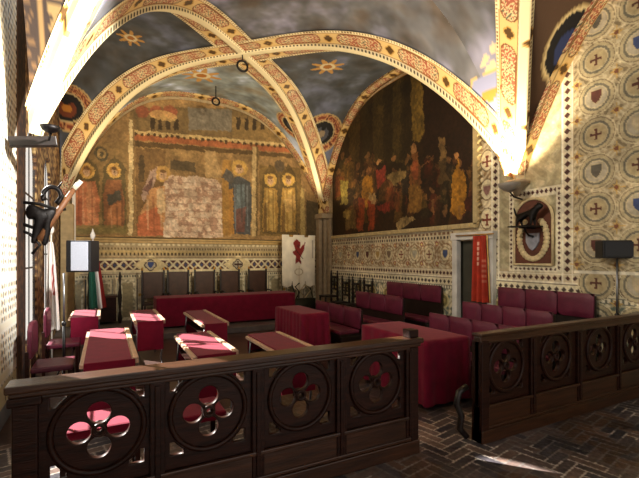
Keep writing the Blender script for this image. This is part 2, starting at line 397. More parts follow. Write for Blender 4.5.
def groin_rib(name, H, a, b, W=.40, seed=0, drop=0.0, cut=0, plain=False):
    k_ = np.linspace(0, 1, 300)[:, None]; st = np.array(a)*(1-k_)+np.array(b)*k_; Q, li = resample(vault(H, st[:, 0], st[:, 1]))
    d = Q[-1, :2]-Q[0, :2]; d /= np.linalg.norm(d); S = np.array([-d[1], d[0]]); HI = np.linalg.inv(H)
    def web(x, y):
        p = np.einsum('ij,j...->i...', HI, np.stack([x, y, np.ones_like(x)])); return vz(p[0]/p[2], p[1]/p[2])
    dc = np.minimum(np.hypot(*(Q[:, :2]-Q[0, :2]).T), np.hypot(*(Q[:, :2]-Q[-1, :2]).T))
    g = (web(Q[:, 0]+S[0]*.15, Q[:, 1]+S[1]*.15)-Q[:, 2])/.15; g = np.clip(g, 0, 3)
    xe = .075+(W-.075)/np.sqrt(1+g*g/(1+g*g)); xe = np.minimum(xe, dc*.7+.10)
    fr_ = np.concatenate([np.linspace(-1, 0, 26)[:-1], [0], np.linspace(0, 1, 26)[1:]]); rows = []; 
    sgn = np.sign(fr_); lev = np.abs(fr_)
    xs = sgn*(.078+(np.where(sgn[None] == cut, .11, xe[:, None])-.078)*lev[None]) if cut else sgn*(.078+(xe[:, None]-.078)*lev[None])
    lev_ = np.array([0, .2, .4, .6, .8, 1.0]); cen = np.concatenate([-.078+.006*lev_, [-.04, 0, .04], (.078-.006*lev_)[::-1]])
    fz = np.concatenate([lev_, [1, 1, 1], lev_[::-1]]); nc = len(cen)
    X = np.concatenate([xs[:, :25], np.repeat(cen[None], len(Q), 0), xs[:, -25:]], 1)
    PX = Q[:, :1]+S[0]*X; PY = Q[:, 1:2]+S[1]*X; Zw = web(PX, PY)-.022-drop
    fzz = np.zeros(X.shape); fzz[:, 25:25+nc] = fz[None]
    Zw = Zw*(1-fzz)+(Q[:, 2:3]-.06-drop)*fzz
    P_ = np.stack([PX, PY, Zw], -1)
    ds = np.linalg.norm(np.diff(P_, axis=1), axis=-1)
    rt_ = np.cumsum(ds[:, 25+nc-1:], 1)+.088; lt_ = -(np.cumsum(ds[:, :25][:, ::-1], 1)[:, ::-1]+.088)
    ca_ = np.concatenate([-(.075-.05*lev_), [-.01, 0, .01], (.075-.05*lev_)[::-1]])[None].repeat(len(Q), 0)
    if plain: ca_ *= .2
    ac = np.concatenate([lt_, ca_, rt_], 1); w_ = np.where(ac < 0, -lt_[:, :1], rt_[:, -1:])
    LL = li[:, None].repeat(X.shape[1], 1)+seed
    return struct(grid(name, P_, rib_colour(LL, ac, w_), M['rib']))
def rib(name, path, nrm, w=.13, dep=.05, seed=0):
    Q, li = resample(path); n = len(Q); T = np.gradient(Q, axis=0); T /= np.linalg.norm(T, axis=1)[:, None]; S = np.array([nrm]*n, float)
    Nn = np.cross(T, S); Nn *= np.sign(Nn[n//2, 2])
    rows = []; ac = []
    # soffit (towards the wall and back) then the face that looks into the room
    for a in np.linspace(-w, w, 14): rows.append(Q+S*a-Nn*dep); ac.append(.09+(a+w)/(2*w)*.2)
    for a in np.linspace(0, .20, 16): rows.append(Q+S*w-Nn*dep+Nn*a); ac.append(.09+a*1.0)
    P_ = np.stack(rows, 1); A = np.array(ac)[None].repeat(n, 0); LL = li[:, None].repeat(len(ac), 1)
    return struct(grid(name, P_, rib_colour(LL+seed, A, .36), M['rib']))
groin_rib('trim_1', HF, (-.99, -.99), (.985, .985)); groin_rib('trim_2', HF, (.99, -.99), (-.985, .985), seed=.4, drop=.004)
groin_rib('trim_3', HN, (-.99, .99), (.97, -.97), W=.46, cut=-1, plain=True); groin_rib('trim_4', HN, (.99, .99), (-.97, -.97), W=.42, seed=.2, drop=.004, cut=1)
# wall arches
k = np.linspace(-.985, .985, 200)
def wallarch(name, H, side, w, inset, seed=0, dep=.05):
    one = np.ones_like(k)
    P = {'b': vault(H, k, one), 'r': vault(H, one, k), 'l': vault(H, -one, k)}[side]
    nrm = {'b': (0, -1, 0), 'r': (-1, 0, 0), 'l': (1, 0, 0)}[side]
    P = P+np.array(nrm)*inset; P[:, 2] -= .02
    return rib(name, P, nrm, w=w, dep=dep, seed=seed)
wallarch('trim_5', HF, 'b', .13, .13); wallarch('trim_6', HF, 'r', .13, .13); wallarch('trim_7', HN, 'r', .10, .10)

# ------------------------------------------------------------------ right wall
RES = .014
def cross(cv, x, z, r, col='8a2f1c'):
    cv.rect(x-r, x+r, z-r*.22, z+r*.22, col); cv.rect(x-r*.22, x+r*.22, z-r, z+r, col)
    for dx, dz in ((r, 0), (-r, 0), (0, r), (0, -r)): cv.rect(x+dx-r*.34*(dz != 0 or .5), x+dx+r*.34*(dz != 0 or .5), z+dz-r*.34*(dx != 0 or .5), z+dz+r*.34*(dx != 0 or .5), col)
def shield(cv, x, z, r, col, rim='c0ab7c'):
    f = lambda q: [(x-q*.8, z+q), (x+q*.8, z+q), (x+q*.8, z+q*.1), (x+q*.45, z-q*.6), (x, z-q), (x-q*.45, z-q*.6), (x-q*.8, z+q*.1)]
    cv.poly(f(r*1.18), rim); cv.poly(f(r), col)
def diamonds(cv, x0, x1, z0, z1, step, col, bgc=None, vert=False):
    if bgc: cv.rect(x0, x1, z0, z1, bgc)
    sl = cv.win(x0, x1, z0, z1); X, Z = cv.X[sl], cv.Z[sl]
    m = (X >= x0) & (X <= x1) & (Z >= z0) & (Z <= z1)
    if vert: d = abs(((Z-z0)/step) % 1-.5)*2/.8+abs(X-(x0+x1)/2)/((x1-x0)*.42)
    else: d = abs(((X-x0)/step) % 1-.5)*2/.8+abs(Z-(z0+z1)/2)/((z1-z0)*.42)
    cv._p(sl, m & (d < 1), col, 1)
def checks(cv, x0, x1, z0, z1, step, col, duty=.5):
    sl = cv.win(x0, x1, z0, z1); X, Z = cv.X[sl], cv.Z[sl]
    cv._p(sl, (X >= x0) & (X <= x1) & (Z >= z0) & (Z <= z1) & (((X/step) % 1) < duty), col, 1)
def arabesque(cv, x0, x1, z0, z1, f, cols, thr=.35):
    sl = cv.win(x0, x1, z0, z1); X, Z = cv.X[sl], cv.Z[sl]; m = (X >= x0) & (X <= x1) & (Z >= z0) & (Z <= z1)
    q = np.sin(X*f+1.6*np.sin(Z*f*.8))*np.cos(Z*f+1.6*np.sin(X*f*.7))
    cv._p(sl, m & (q > thr), cols[0], 1); cv._p(sl, m & (q < -thr), cols[1], 1)

rw = Cv(.8, 11.2, 0, 6.3, RES, 'c8b083')
# lower dado
rw.rect(.8, 11.2, 0, 1.27, 'aaa27c'); arabesque(rw, .8, 11.2, .12, 1.1, 30, ('5f7062', 'd8cca0'), .3)
for x in np.arange(.9, 11.2, .62):
    rw.rect(x-.03, x+.03, .1, 1.1, 'ddd3ab'); rw.ell(x+.31, .82, .16, .16, 'd8c37a'); rw.ell(x+.31, .82, .12, .12, '8a7a3c'); rw.ell(x+.31, .82, .06, .06, 'd9b45a')
rw.rect(.8, 11.2, 1.06, 1.14, '6a6a58'); checks(rw, .8, 11.2, 1.075, 1.125, .07, 'e6dcb8')
rw.rect(.8, 11.2, 1.14, 1.28, 'e2d5a8'); diamonds(rw, .8, 11.2, 1.16, 1.26, .11, '4a3a30')
rw.rect(.8, 11.2, 1.28, 1.30, '6a4a34'); rw.rect(.8, 11.2, 1.30, 1.33, 'ece2c0')
diamonds(rw, .8, 11.2, 1.33, 1.43, .10, '57241c', 'dac698'); rw.rect(.8, 11.2, 1.43, 1.455, 'ece2c0')
# medallion frieze under the painting
Y0, Y1 = 5.9, 11.2
arabesque(rw, Y0, Y1, 1.46, 2.05, 34, ('a98252', 'e4d2a2'), .35)
cyc = ['3a4f86', 'X', 'b0a88c', 'X', '8a6b50', 'b58b3c', '6b2b20']
for i, x in enumerate(np.arange(6.12, 11.1, .46)):
    rw.ell(x, 1.76, .22, .22, '9c6a3c', inner=.92); rw.ell(x, 1.76, .135, .15, '8d7a50'); rw.ell(x, 1.76, .12, .135, 'e0cb95')
    q = cyc[i % 7]
    if q == 'X': cross(rw, x, 1.76, .07)
    else: shield(rw, x, 1.76, .085, q)
    for z in (1.56, 1.97): rw.ell(x+.23, z, .05, .05, 'b8483a'); rw.ell(x+.23, z, .025, .025, 'e8cf6a')
rw.rect(Y0, Y1, 2.04, 2.27, 'd8c595'); checks(rw, Y0, Y1, 2.07, 2.12, .09, '4f3a2a'); checks(rw, Y0, Y1, 2.15, 2.20, .12, '8a5a34', .6); rw.rect(Y0, Y1, 2.22, 2.25, 'f0e4c0')
# strip between painting and niche
rw.rect(3.55, 5.9, 1.46, 6.3, 'c9b080'); arabesque(rw, 4.75, 5.35, 1.5, 6, 30, ('a07a48', 'e6d4a4'), .4)
rw.rect(3.62, 4.98, 1.5, 6.3, 'b6a878'); arabesque(rw, 3.75, 4.8, 1.5, 6, 14, ('a79668', 'cdbc8a'), .3)
for i, z in enumerate(np.arange(1.85, 5.2, .52)):
    rw.ell(5.1, z+.02, .15, .2, 'e0cf9c'); rw.ell(5.1, z+.02, .15, .2, '8a6a44', inner=.88)
    if i % 2: cross(rw, 5.1, z, .09)
    else: shield(rw, 5.1, z, .09, ['3f5288', '8d5a50'][i//2 % 2])
for x in (3.60, 4.86): diamonds(rw, x, x+.12, 1.46, 5.6, .12, '4e2018', 'd9caa0', True); rw.rect(x-.02, x, 1.3, 5.6, 'efe6c8'); rw.rect(x+.12, x+.14, 1.3, 5.6, 'efe6c8')
# niche surround
for z0, z1 in ((2.66, 2.80), (1.46, 1.56)): rw.rect(3.78, 4.60, z0, z1, 'e2d6b0'); diamonds(rw, 3.80, 4.58, z0+.02, z1-.02, .075, '5a2018')
for x in (3.74, 4.56): rw.rect(x, x+.09, 1.46, 2.8, 'e2d6b0'); diamonds(rw, x+.015, x+.075, 1.5, 2.75, .075, '5a2018', None, True)
# big roundel diaper, near wall
x1 = 3.56; rw.rect(.8, x1, 1.46, 6.3, 'bfa878'); arabesque(rw, .8, x1, 1.5, 6.3, 38, ('8f7a52', 'd9c797'), .45)
st = .52; cols2 = ['X', '8d2f24', 'c9b184', '33457f', '6a5a48', 'X']
ZD = V(597, 134, x=XR)[2] % st+st*2; JC = round((V(597, 134, x=XR)[2]-ZD)/st)
for i in range(0, 6):
    for j in range(-1, 10):
        x = 3.26-i*st; z = ZD+j*st; 
        rw.ell(x, z, .255, .255, 'd9c894', inner=.95); rw.ell(x, z, .235, .235, '8c7350'); rw.ell(x, z, .225, .225, 'c4b07c'); rw.ell(x, z, .185, .185, '77705a', inner=.78)
        rw.ell(x, z, .155, .155, 'cfbb88'); rw.ell(x, z, .14, .14, 'c4ab72'); 
        q = cols2[(i*2+j*3+j//2) % 6]
        if (i+j-JC) % 2 == 0: cross(rw, x, z, .068, '6b2c1c')
        else: rw.ell(x, z, .14, .14, 'b3a688'); shield(rw, x, z, .09, ['33457f', '6b3326', 'c9b184', '5c5648'][(i*2+j) % 4])
        X, Z = x+st/2, z+st/2
        for a in range(4):
            ca, sa = math.cos(a*PI/4), math.sin(a*PI/4); L = .11 if a % 2 == 0 else .07
            rw.poly([(X+ca*L, Z+sa*L), (X-sa*.02, Z+ca*.02), (X-ca*L, Z-sa*L), (X+sa*.02, Z-ca*.02)], 'd9a845')
        rw.ell(X, Z, .03, .03, '8a4a2a')
rw.rect(.8, x1, 1.46, 1.50, 'efe6c8')
g_ = rw.a.mean(-1, keepdims=True); rw.a = rw.a*.68+g_*np.array([1.0, .97, .92])*.32; rw.noise(.5, .22, 4); rw.noise(.04, .16, 5)
YY = rw.X; P = np.stack([np.full_like(YY, XR), rw.X, rw.Z], -1)
door = (rw.X > 5.02) & (rw.X < 5.72) & (rw.Z < 2.0)
zmax = rw.Z < 6.2
struct(grid('wall_right', P, rw.a, M['wall'], mask=~door))
# dark passage behind the opening and the rest of the wall behind the camera
b = MB().box(XR, XR+1.2, 4.9, 4.98, 0, 2.1).box(XR, XR+1.2, 5.76, 5.84, 0, 2.1).box(XR+1.15, XR+1.2, 4.9, 5.84, 0, 2.1).box(XR, XR+1.2, 4.9, 5.84, 2.1, 2.15)
struct(b.build('wall_passage', M['darkdoor']))
plain = mat('plain_plaster', 'b09a70', .8, noise=.15, nscale=2)
struct(MB().box(XR, XR+.1, -2.6, .81, 0, 6.3).build('wall_right', plain))

# ------------------------------------------------------------------ back wall
bw = Cv(XL, XR, 0, 6.3, .018, 'b9a070')
bw.rect(XL, XR, 0, 1.34, 'c6b890'); arabesque(bw, XL, XR, .1, 1.15, 26, ('8e8b70', 'e4d9b4'), .3)
for x in np.arange(-.9, 6.1, .56):
    bw.rect(x-.10, x+.10, .1, 1.2, 'd9cda2'); bw.rect(x-.075, x-.055, .1, 1.2, '4a5560'); bw.rect(x+.055, x+.075, .1, 1.2, '4a5560')
    for z in (.35, .75): bw.ell(x, z, .04, .04, 'c9982e')
    bw.rect(x+.16, x+.40, .2, 1.05, '9b8d66')
bw.rect(XL, XR, 1.17, 1.31, 'e0d3a8'); checks(bw, XL, XR, 1.2, 1.25, .06, '5b5a50'); bw.rect(XL, XR, 1.27, 1.29, '6b4030')
# interlace band
bw.rect(XL, XR, 1.33, 1.66, 'e2d1a0')
sl = bw.win(XL, XR, 1.38, 1.61); X, Z = bw.X[sl], bw.Z[sl]; zz = (Z-1.495)/.11
m = abs(zz) < 1; bw._p(sl, m, '5c2a26', 1)
tri = lambda x: abs((x % 1)-.5)*4-1
for ph in (0, .5): bw._p(sl, m & (abs(tri(X/.42+ph)-zz) < .28), 'dfcf9f', 1)
bw._p(sl, m & (abs(tri(X/.42+.25)*.9) + abs(zz) < .42), '3b4a78', 1); bw._p(sl, m & (abs(tri(X/.21)) < .12) & (abs(zz) < .3), 'c77a3a', 1)
for i, (x, q) in enumerate(((1.03, '2f4586'), (3.30, 'X'), (-.6, '2f4586'), (5.4, '2f4586'))):
    bw.poly([(x-.42, 1.495), (x, 1.76), (x+.42, 1.495), (x, 1.22)], 'd9c388'); 
    for dx, dz in ((.07, 0), (-.07, 0), (0, .07), (0, -.07)): bw.ell(x+dx, 1.495+dz, .085, .085, '5b4a40')
    for dx, dz in ((.06, 0), (-.06, 0), (0, .06), (0, -.06)): bw.ell(x+dx, 1.495+dz, .06, .06, 'b9ae90')
    if q == 'X': cross(bw, x, 1.495, .09, '4a2a1c')
    else: shield(bw, x, 1.495, .085, q)
bw.rect(XL, XR, 1.66, 1.69, '6a4a34')
bw.rect(XL, XR, 1.78, 1.86, 'c9ab66'); checks(bw, XL, XR, 1.74, 1.80, .09, '5a4426'); checks(bw, XL, XR, 1.88, 1.93, .07, '7a6236', .5)
checks(bw, XL, XR, 1.98, 2.04, .12, 'e2cf98', .6); bw.rect(XL, XR, 2.08, 2.13, 'd8c088')
g_ = bw.a.mean(-1, keepdims=True); bw.a = bw.a*.75+g_*.25; bw.noise(.6, .2, 11); bw.noise(.04, .15, 12)
struct(grid('wall_back', np.stack([bw.X, np.full_like(bw.X, YB), bw.Z], -1)[:, ::-1], bw.a[:, ::-1], M['wall']))
# moulded cornice below the fresco
struct(MB().box(XL, XR, YB-.05, YB, 2.12, 2.17).box(XL, XR, YB-.03, YB, 2.05, 2.12).build('trim_9', mat('gilt_moulding', 'b7975a', .5, noise=.2), bev=.01))

# ------------------------------------------------------------------ left wall with its windows
lw = Cv(-2.2, 11.2, 0, 6.3, .016, 'f2ecd8')
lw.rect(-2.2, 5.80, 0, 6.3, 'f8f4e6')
x = lw.X; z = lw.Z; reg = (x < 5.80) & (z > .42)
u_ = (x-4.5)/.30; q = (np.sin(x*52)*np.cos(z*38)); lw.put(reg & (q > .45), '2e2a22'); lw.put(reg & (q < -.72), 'c8a030')
for xx in (4.62, 4.98, 5.30, 5.62): lw.rect(xx-.015, xx+.015, .42, 6.3, 'fffbe6')
for zz in np.arange(.5, 6.2, .5): lw.put(reg & (abs(z-zz) < .03), 'f6f0da')
lw.rect(-2.2, 5.80, .0, .20, '8a8f92'); lw.rect(-2.2, 5.80, .20, .42, 'dcd2ac'); 
for xx in np.arange(-2, 5.8, .36): cross(lw, xx, .31, .06, '4c4030')
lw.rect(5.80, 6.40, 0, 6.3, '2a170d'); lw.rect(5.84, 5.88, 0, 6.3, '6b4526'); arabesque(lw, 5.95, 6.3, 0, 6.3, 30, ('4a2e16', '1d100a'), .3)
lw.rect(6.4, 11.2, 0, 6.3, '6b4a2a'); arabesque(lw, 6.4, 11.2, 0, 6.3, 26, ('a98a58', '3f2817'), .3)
lw.noise(.5, .08, 21)
wins = [(6.42, 7.35, .55, 3.45), (8.25, 9.15, .75, 3.45), (3.65, 4.85, .5, 3.3)]  # last window is unseen, added to send sun onto the stools
hole = np.zeros(lw.X.shape, bool)
for a0, a1, z0, z1 in wins:
    r = (a1-a0)/2; hole |= (lw.X > a0) & (lw.X < a1) & (lw.Z > z0) & ((lw.Z < z1-r) | (np.hypot(lw.X-(a0+a1)/2, lw.Z-(z1-r)) < r))
hole |= np.hypot(lw.X-6.75, lw.Z-4.78) < .24  # unseen round opening, added so a sun streak reaches the floor
P = np.stack([np.full_like(lw.X, XL), lw.X, lw.Z], -1)
struct(solid(grid('wall_left', P[:, ::-1], lw.a[:, ::-1], M['wall'], mask=~hole[:, ::-1]), .05, 1))
for i, (a0, a1, z0, z1) in enumerate(wins):
    w = bpy.data.objects.new('window_%d' % (i+1), None); C.objects.link(w); w.location = (XL-.03, (a0+a1)/2, z0); struct(w)
    W2 = (a1-a0)/2; Hh = z1-z0
    m = MB().box(-.01, .01, -W2, -W2+.03, 0, Hh-W2).box(-.01, .01, W2-.03, W2, 0, Hh-W2).box(-.01, .01, -W2, W2, 0, .05).box(-.006, .006, -.015, .015, .05, Hh-.03)
    for zz in np.arange(1.0, Hh-.5, 1.0): m.box(-.005, .005, -W2+.05, W2-.05, zz-.012, zz+.012)
    m.build('window_frame', M['black_wood'], w)
    MB().box(-.003, .003, -W2+.04, W2-.04, .04, Hh-W2*.3).build('pane', M['glass'], w)

# ------------------------------------------------------------------ floor
fl = Cv(-1.0, 6.2, .6, 4.6, .0105, '3a2a26')
ww = .095; rt = math.radians(12); X = fl.X*math.cos(rt)+fl.Z*math.sin(rt); Z = -fl.X*math.sin(rt)+fl.Z*math.cos(rt)
i = np.floor(X/ww); j = np.floor(Z/ww); k6 = (i-j) % 6; fx = X/ww-i; fz = Z/ww-j
hor = k6 < 3; kv = 5-k6
idn = np.where(hor, (i-k6)*131+j*71, i*57+(j-kv)*113+7)
rnd = np.modf(np.abs(np.sin(idn*12.9898)*43758.5453))[0]
bx_ = np.where(hor, fx+k6, fx); bz = np.where(hor, fz, fz+kv)
lx = np.where(hor, 3.0, 1.0); lz = np.where(hor, 1.0, 3.0); e = .075
joint = (bx_ < e) | (bx_ > lx-e) | (bz < e) | (bz > lz-e)
base = rgb('3c3c44')[None, None]*(1-rnd[..., None])+rgb('584840')[None, None]*rnd[..., None]
fl.a = base*(.95+.4*rnd[..., None]); fl.put(joint, '6f6a66'); 
nn = vnoise(fl.h, fl.w, 60, 3, 3); fl.put(joint & (nn > .56), 'b9b0a6'); fl.put(~joint & (nn < .42), '4f321f', .5)
fl.noise(.4, .3, 31); fl.noise(.03, .25, 32)
struct(grid('floor', np.stack([fl.X, fl.Z, np.zeros_like(fl.X)], -1), fl.a, M['tile']))
f2 = mat('worn_terracotta', '4a3630', .35, noise=.35, nscale=3, bump=.2)
struct(MB().box(-1.0, 6.2, 4.59, 11.3, -.05, 0.0).box(-1.0, 6.2, -2.6, .61, -.05, 0).build('floor', f2))
# low step that carries the president's table
struct(MB().box(-.9, 6.05, 8.95, 11.2, 0, .13).build('floor', mat('grey_step_stone', '6a6462', .5, noise=.25, nscale=5), bev=.01))

# ------------------------------------------------------------------ fresco on the back wall
fr = Cv(-.75, 5.95, 2.1, 6.1, .017, '8a6433')
def F(u, v): p = V(u, v, y=YB-.03); return (p[0], p[2])
def fp(pts, col, k=1): fr.poly([F(*p) for p in pts], col, k)
def fe(u, v, ru, rv, col, k=1, inner=0):
    c_ = F(u, v); a = F(u+ru, v); b_ = F(u, v-rv); fr.ell(c_[0], c_[1], abs(a[0]-c_[0]), abs(b_[1]-c_[1]), col, k, inner)
fp([(60, 60), (350, 60), (350, 250), (60, 250)], '9a7440'); fr.noise(.9, .22, 41, (1, .95, .8)); fr.noise(.2, .2, 42)
# upper architecture and sky
fp([(130, 108), (280, 108), (300, 145), (130, 135)], '7d6136'); fp([(188, 108), (232, 110), (232, 132), (188, 130)], '7c7a74', .7); fp([(232, 118), (290, 125), (300, 148), (232, 138)], '93713a')
for u in (150, 158, 166, 174, 236, 244, 252, 260, 268): fp([(u, 118), (u+4, 118), (u+4, 130), (u, 130)], '3b2c1a')
for u in (142, 156, 170): fe(u, 112, 7, 6, 'a8452c', .7)
fe(163, 116, 14, 5, 'd2a055', .8)
fp([(130, 130), (312, 146), (312, 149), (130, 134)], 'd5b06a'); fp([(130, 134), (312, 150), (312, 155), (130, 140)], 'b05a2e'); fp([(130, 141), (312, 156), (312, 160), (130, 146)], '5c4322')
for u in range(136, 310, 6): fe(u, 133.5+(u-130)*.088, 1.6, 1.6, '4c331a')
# gothic frame, left pair
fp([(70, 146), (128, 142), (128, 236), (70, 236)], '8a6a3a')
for cu in (87, 114):
    fp([(cu-12, 185), (cu-11, 168), (cu, 156), (cu+11, 168), (cu+12, 185), (cu+12, 232), (cu-12, 232)], '5f4f2c')
    fe(cu, 171, 7.5, 7.5, 'dba548'); fe(cu, 171, 5, 5, 'b3792e'); fe(cu, 172, 3, 4, 'd9b083'); fe(cu, 169, 3.2, 2.6, '6b4420')
fe(101, 154, 7, 7, '4a4430'); fe(101, 154, 5, 5, 'a8854a', inner=.5)
fp([(79, 181), (95, 181), (100, 200), (98, 228), (77, 228), (75, 198)], 'c86f42'); fp([(86, 182), (93, 182), (97, 225), (88, 226)], 'd98f5c', .7); fp([(78, 200), (84, 196), (82, 228), (76, 228)], '9a4526', .7)
fp([(106, 180), (121, 180), (125, 202), (124, 228), (104, 228), (103, 198)], '8e5430'); fp([(107, 196), (120, 190), (122, 200), (108, 206)], '4a463c'); fp([(108, 206), (122, 202), (122, 228), (106, 228)], 'b56b3a', .8)
fp([(72, 225), (128, 225), (128, 234), (72, 234)], '7f7038', .8)
# column and angel
fp([(129, 120), (135, 120), (135, 236), (129, 236)], 'd4b77c'); fp([(133, 120), (135, 120), (135, 236), (133, 236)], '8b6a3c')
fp([(136, 148), (165, 150), (168, 236), (136, 236)], '7d5a30'); fp([(139, 155), (144, 155), (144, 182), (139, 182)], '4c3a22')
fe(163, 174, 8, 8, 'd7a04a'); fe(163, 175, 4, 5, 'd8a878'); fp([(141, 196), (150, 172), (158, 166), (152, 192), (143, 202)], 'b3907c'); fp([(143, 190), (153, 176), (150, 196)], '6f4a42')
fp([(150, 190), (168, 184), (172, 236), (137, 236), (140, 214)], 'c98a50'); fp([(138, 216), (158, 206), (164, 236), (137, 236)], 'c25c34', .85); fp([(156, 190), (164, 188), (166, 212), (158, 214)], 'e0c08c', .8)
# stripped plaster patch
fp([(164, 182), (172, 176), (192, 176), (203, 178), (217, 180), (221, 186), (222, 238), (163, 238), (166, 205)], 'd6b494')
sl = fr.win(F(163, 0)[0], F(222, 0)[0], 2.1, 3.8); pp = vnoise(fr.h, fr.w, 7, 55, 3)[sl]; pm = np.abs(fr.a[sl]-rgb('d6b494')).sum(-1) < .02
fr._p(sl, pm & (pp > .62), 'a87a60', .8); fr._p(sl, pm & (pp < .36), 'e6cdb0', .8)
for v in range(182, 238, 7): fp([(166, v), (222, v+1), (222, v+2), (166, v+1)], '9a7460', .6)
fp([(170, 160), (195, 162), (195, 172), (170, 170)], '5b4a30'); fp([(172, 150), (196, 152), (196, 158), (172, 156)], 'a37c44')
fp([(204, 150), (215, 152), (222, 178), (206, 178)], 'b9935a', .8); fp([(222, 160), (230, 160), (230, 236), (222, 236)], 'a8762e')
# standing figure in blue
fe(239, 168, 8, 8, 'cf9d42'); fe(239, 169, 4, 5, 'cfa070'); fp([(228, 182), (238, 176), (250, 182), (252, 206), (250, 234), (232, 234), (229, 205)], '44484c')
fp([(236, 186), (244, 184), (246, 214), (240, 228), (236, 210)], '5f7078'); fp([(226, 168), (234, 176), (232, 186), (222, 178)], '55504a'); fp([(236, 210), (246, 206), (244, 232), (236, 232)], '7c3c30', .7); fp([(228, 190), (233, 188), (234, 234), (228, 234)], 'b0762c')
fp([(252, 146), (258, 147), (257, 236), (251, 236)], 'c9a768'); fp([(256, 147), (258, 147), (257, 236), (255, 236)], '73582e')
# right pair in gold
fp([(259, 165), (300, 168), (306, 236), (259, 236)], '7a5c28')
for cu in (270, 288):
    fp([(cu-9, 190), (cu-8, 176), (cu, 164), (cu+8, 176), (cu+9, 190), (cu+9, 234), (cu-9, 234)], '5e4820'); fe(cu, 180, 6.5, 6.5, 'd6a33e'); fe(cu, 181, 3, 4, 'c59a5c')
    fp([(cu-6, 188), (cu+6, 188), (cu+8, 210), (cu+7, 232), (cu-8, 232), (cu-8, 208)], 'ad7f2e'); fp([(cu-1, 190), (cu+4, 190), (cu+5, 230), (cu, 230)], 'd3a94e', .8); fp([(cu-6, 205), (cu-2, 202), (cu-3, 232), (cu-7, 232)], '6e4c20', .8)
fp([(282, 200), (294, 195), (296, 210), (286, 212)], 'c7984a'); fe(279, 166, 5, 6, '5a4a34'); fp([(300, 188), (304, 189), (305, 236), (300, 236)], 'b3954e'); fp([(306, 200), (325, 205), (325, 236), (306, 236)], '4b3c22')
fr.warp(.03, .16, 81); fr.warp(.02, .05, 83); [fp([(u, v), (u+w_, v), (u+w_*1.3, v+h_), (u+w_*.4, v+h_)], c__, .45) for u, v, w_, h_, c__ in ((82, 186, 2, 38, 'e0a878'), (91, 188, 1.5, 36, '8a3c22'), (78, 190, 1.5, 34, '7a3420'), (110, 208, 1.5, 20, 'd99a6a'), (116, 206, 2, 22, '5c3420'), (121, 186, 1.5, 40, '4c3420'), (146, 200, 2, 30, 'e3c79a'), (152, 196, 2, 36, '8a4a2c'), (160, 200, 1.5, 30, 'd8b88a'), (234, 184, 1.5, 46, '8a98a0'), (240, 182, 2, 40, '303436'), (246, 186, 1.5, 40, '8a98a0'), (266, 190, 1.5, 40, 'e0bc62'), (272, 190, 1.5, 40, '6e4c1c'), (284, 190, 1.5, 40, 'e0bc62'), (291, 190, 1.5, 40, '6e4c1c'))]
for (u, v) in ((87, 172), (114, 172), (163, 175), (239, 170), (270, 181), (288, 181)): fe(u, v, 2.6, 3.6, 'c99a70', .9); fe(u, v-3.4, 3, 1.8, '6b4724', .9); fe(u-1, v, .5, .5, '3a2416'); fe(u+1, v, .5, .5, '3a2416')
fr.noise(.12, .22, 43); fr.noise(.035, .22, 44); fr.noise(.7, .15, 45); g_ = fr.a.mean(-1, keepdims=True); fr.a = (fr.a*.80+g_*.20)*.88+rgb('a08452')*.12
Nx, Nz = 372, 200
kx = np.linspace(-.62, 5.80, Nx); tf = lambda x: np.interp(x, vault(HF, k, np.ones_like(k))[:, 0], vault(HF, k, np.ones_like(k))[:, 2])-.17
top = np.maximum(tf(kx), 2.6); jj = np.linspace(0, 1, Nz)[:, None]
Zs = 2.19+(top[None]-2.19)*jj; Xs = np.repeat(kx[None], Nz, 0)
P = np.stack([Xs, np.full_like(Xs, YB-.035), Zs], -1)
o = grid('fresco', P[:, ::-1], fr.sample(Xs, Zs)[:, ::-1], M['fresco']); solid(o, .03, -1)
tag(o, 'large arched fresco with haloed figures and a bare plaster patch, covering the back wall', 'fresco')

# ------------------------------------------------------------------ oil painting on the right wall
op = Cv(5.2, 10.75, 2.2, 6.1, .014, '2a1d10')
def G(u, v): p = V(u, v, x=XR-.05); return (p[1], p[2])
def gp(pts, col, k=1): op.poly([G(*p) for p in pts], col, k)
def ge(u, v, ru, rv, col, k=1):
    c_ = G(u, v); a = G(u+ru, v); b_ = G(u, v-rv); op.ell(c_[0], c_[1], abs(a[0]-c_[0]), abs(b_[1]-c_[1]), col, k)
for u0, c_ in ((338, '2b2412'), (350, '4a3d1c'), (362, '2e2814'), (374, '4d4220'), (384, '332c16'), (394, '564a24'), (402, '2b2412')): gp([(u0, 60), (u0+11, 60), (u0+11, 165), (u0, 160)], c_, .75)
gp([(412, 60), (424, 60), (426, 135), (420, 143), (413, 143)], '75602c'); gp([(424, 60), (480, 60), (480, 226), (426, 226)], '251710', .8)
gp([(336, 190), (480, 185), (480, 230), (336, 242)], '2c1c10', .8)
rr = random.Random(3); skin = ['9a6a40', '7d5330', 'b08050']; robes = ['6b2418', '7a5a1e', '3b3a22', '4a2014', '8a6a2c', '2e2e2c', '5c3a1e', '8a3a26', '55502e']
for n_ in range(70):
    u = rr.uniform(340, 474); v = rr.uniform(158, 210); h_ = rr.uniform(16, 26)
    gp([(u-3.5, v), (u+3.5, v), (u+5, v+h_), (u-5, v+h_)], rr.choice(robes), .45); ge(u+rr.uniform(-1, 1), v-2.6, 2.1, 2.8, rr.choice(skin), .6)
    if rr.random() < .5: gp([(u-1, v+3), (u+3, v+3), (u+9*rr.choice((-1, 1)), v+9)], rr.choice(skin), .6)
    if rr.random() < .6: gp([(u+2, v), (u+4, v), (u+5, v+h_), (u+2, v+h_)], '150d08', .6)
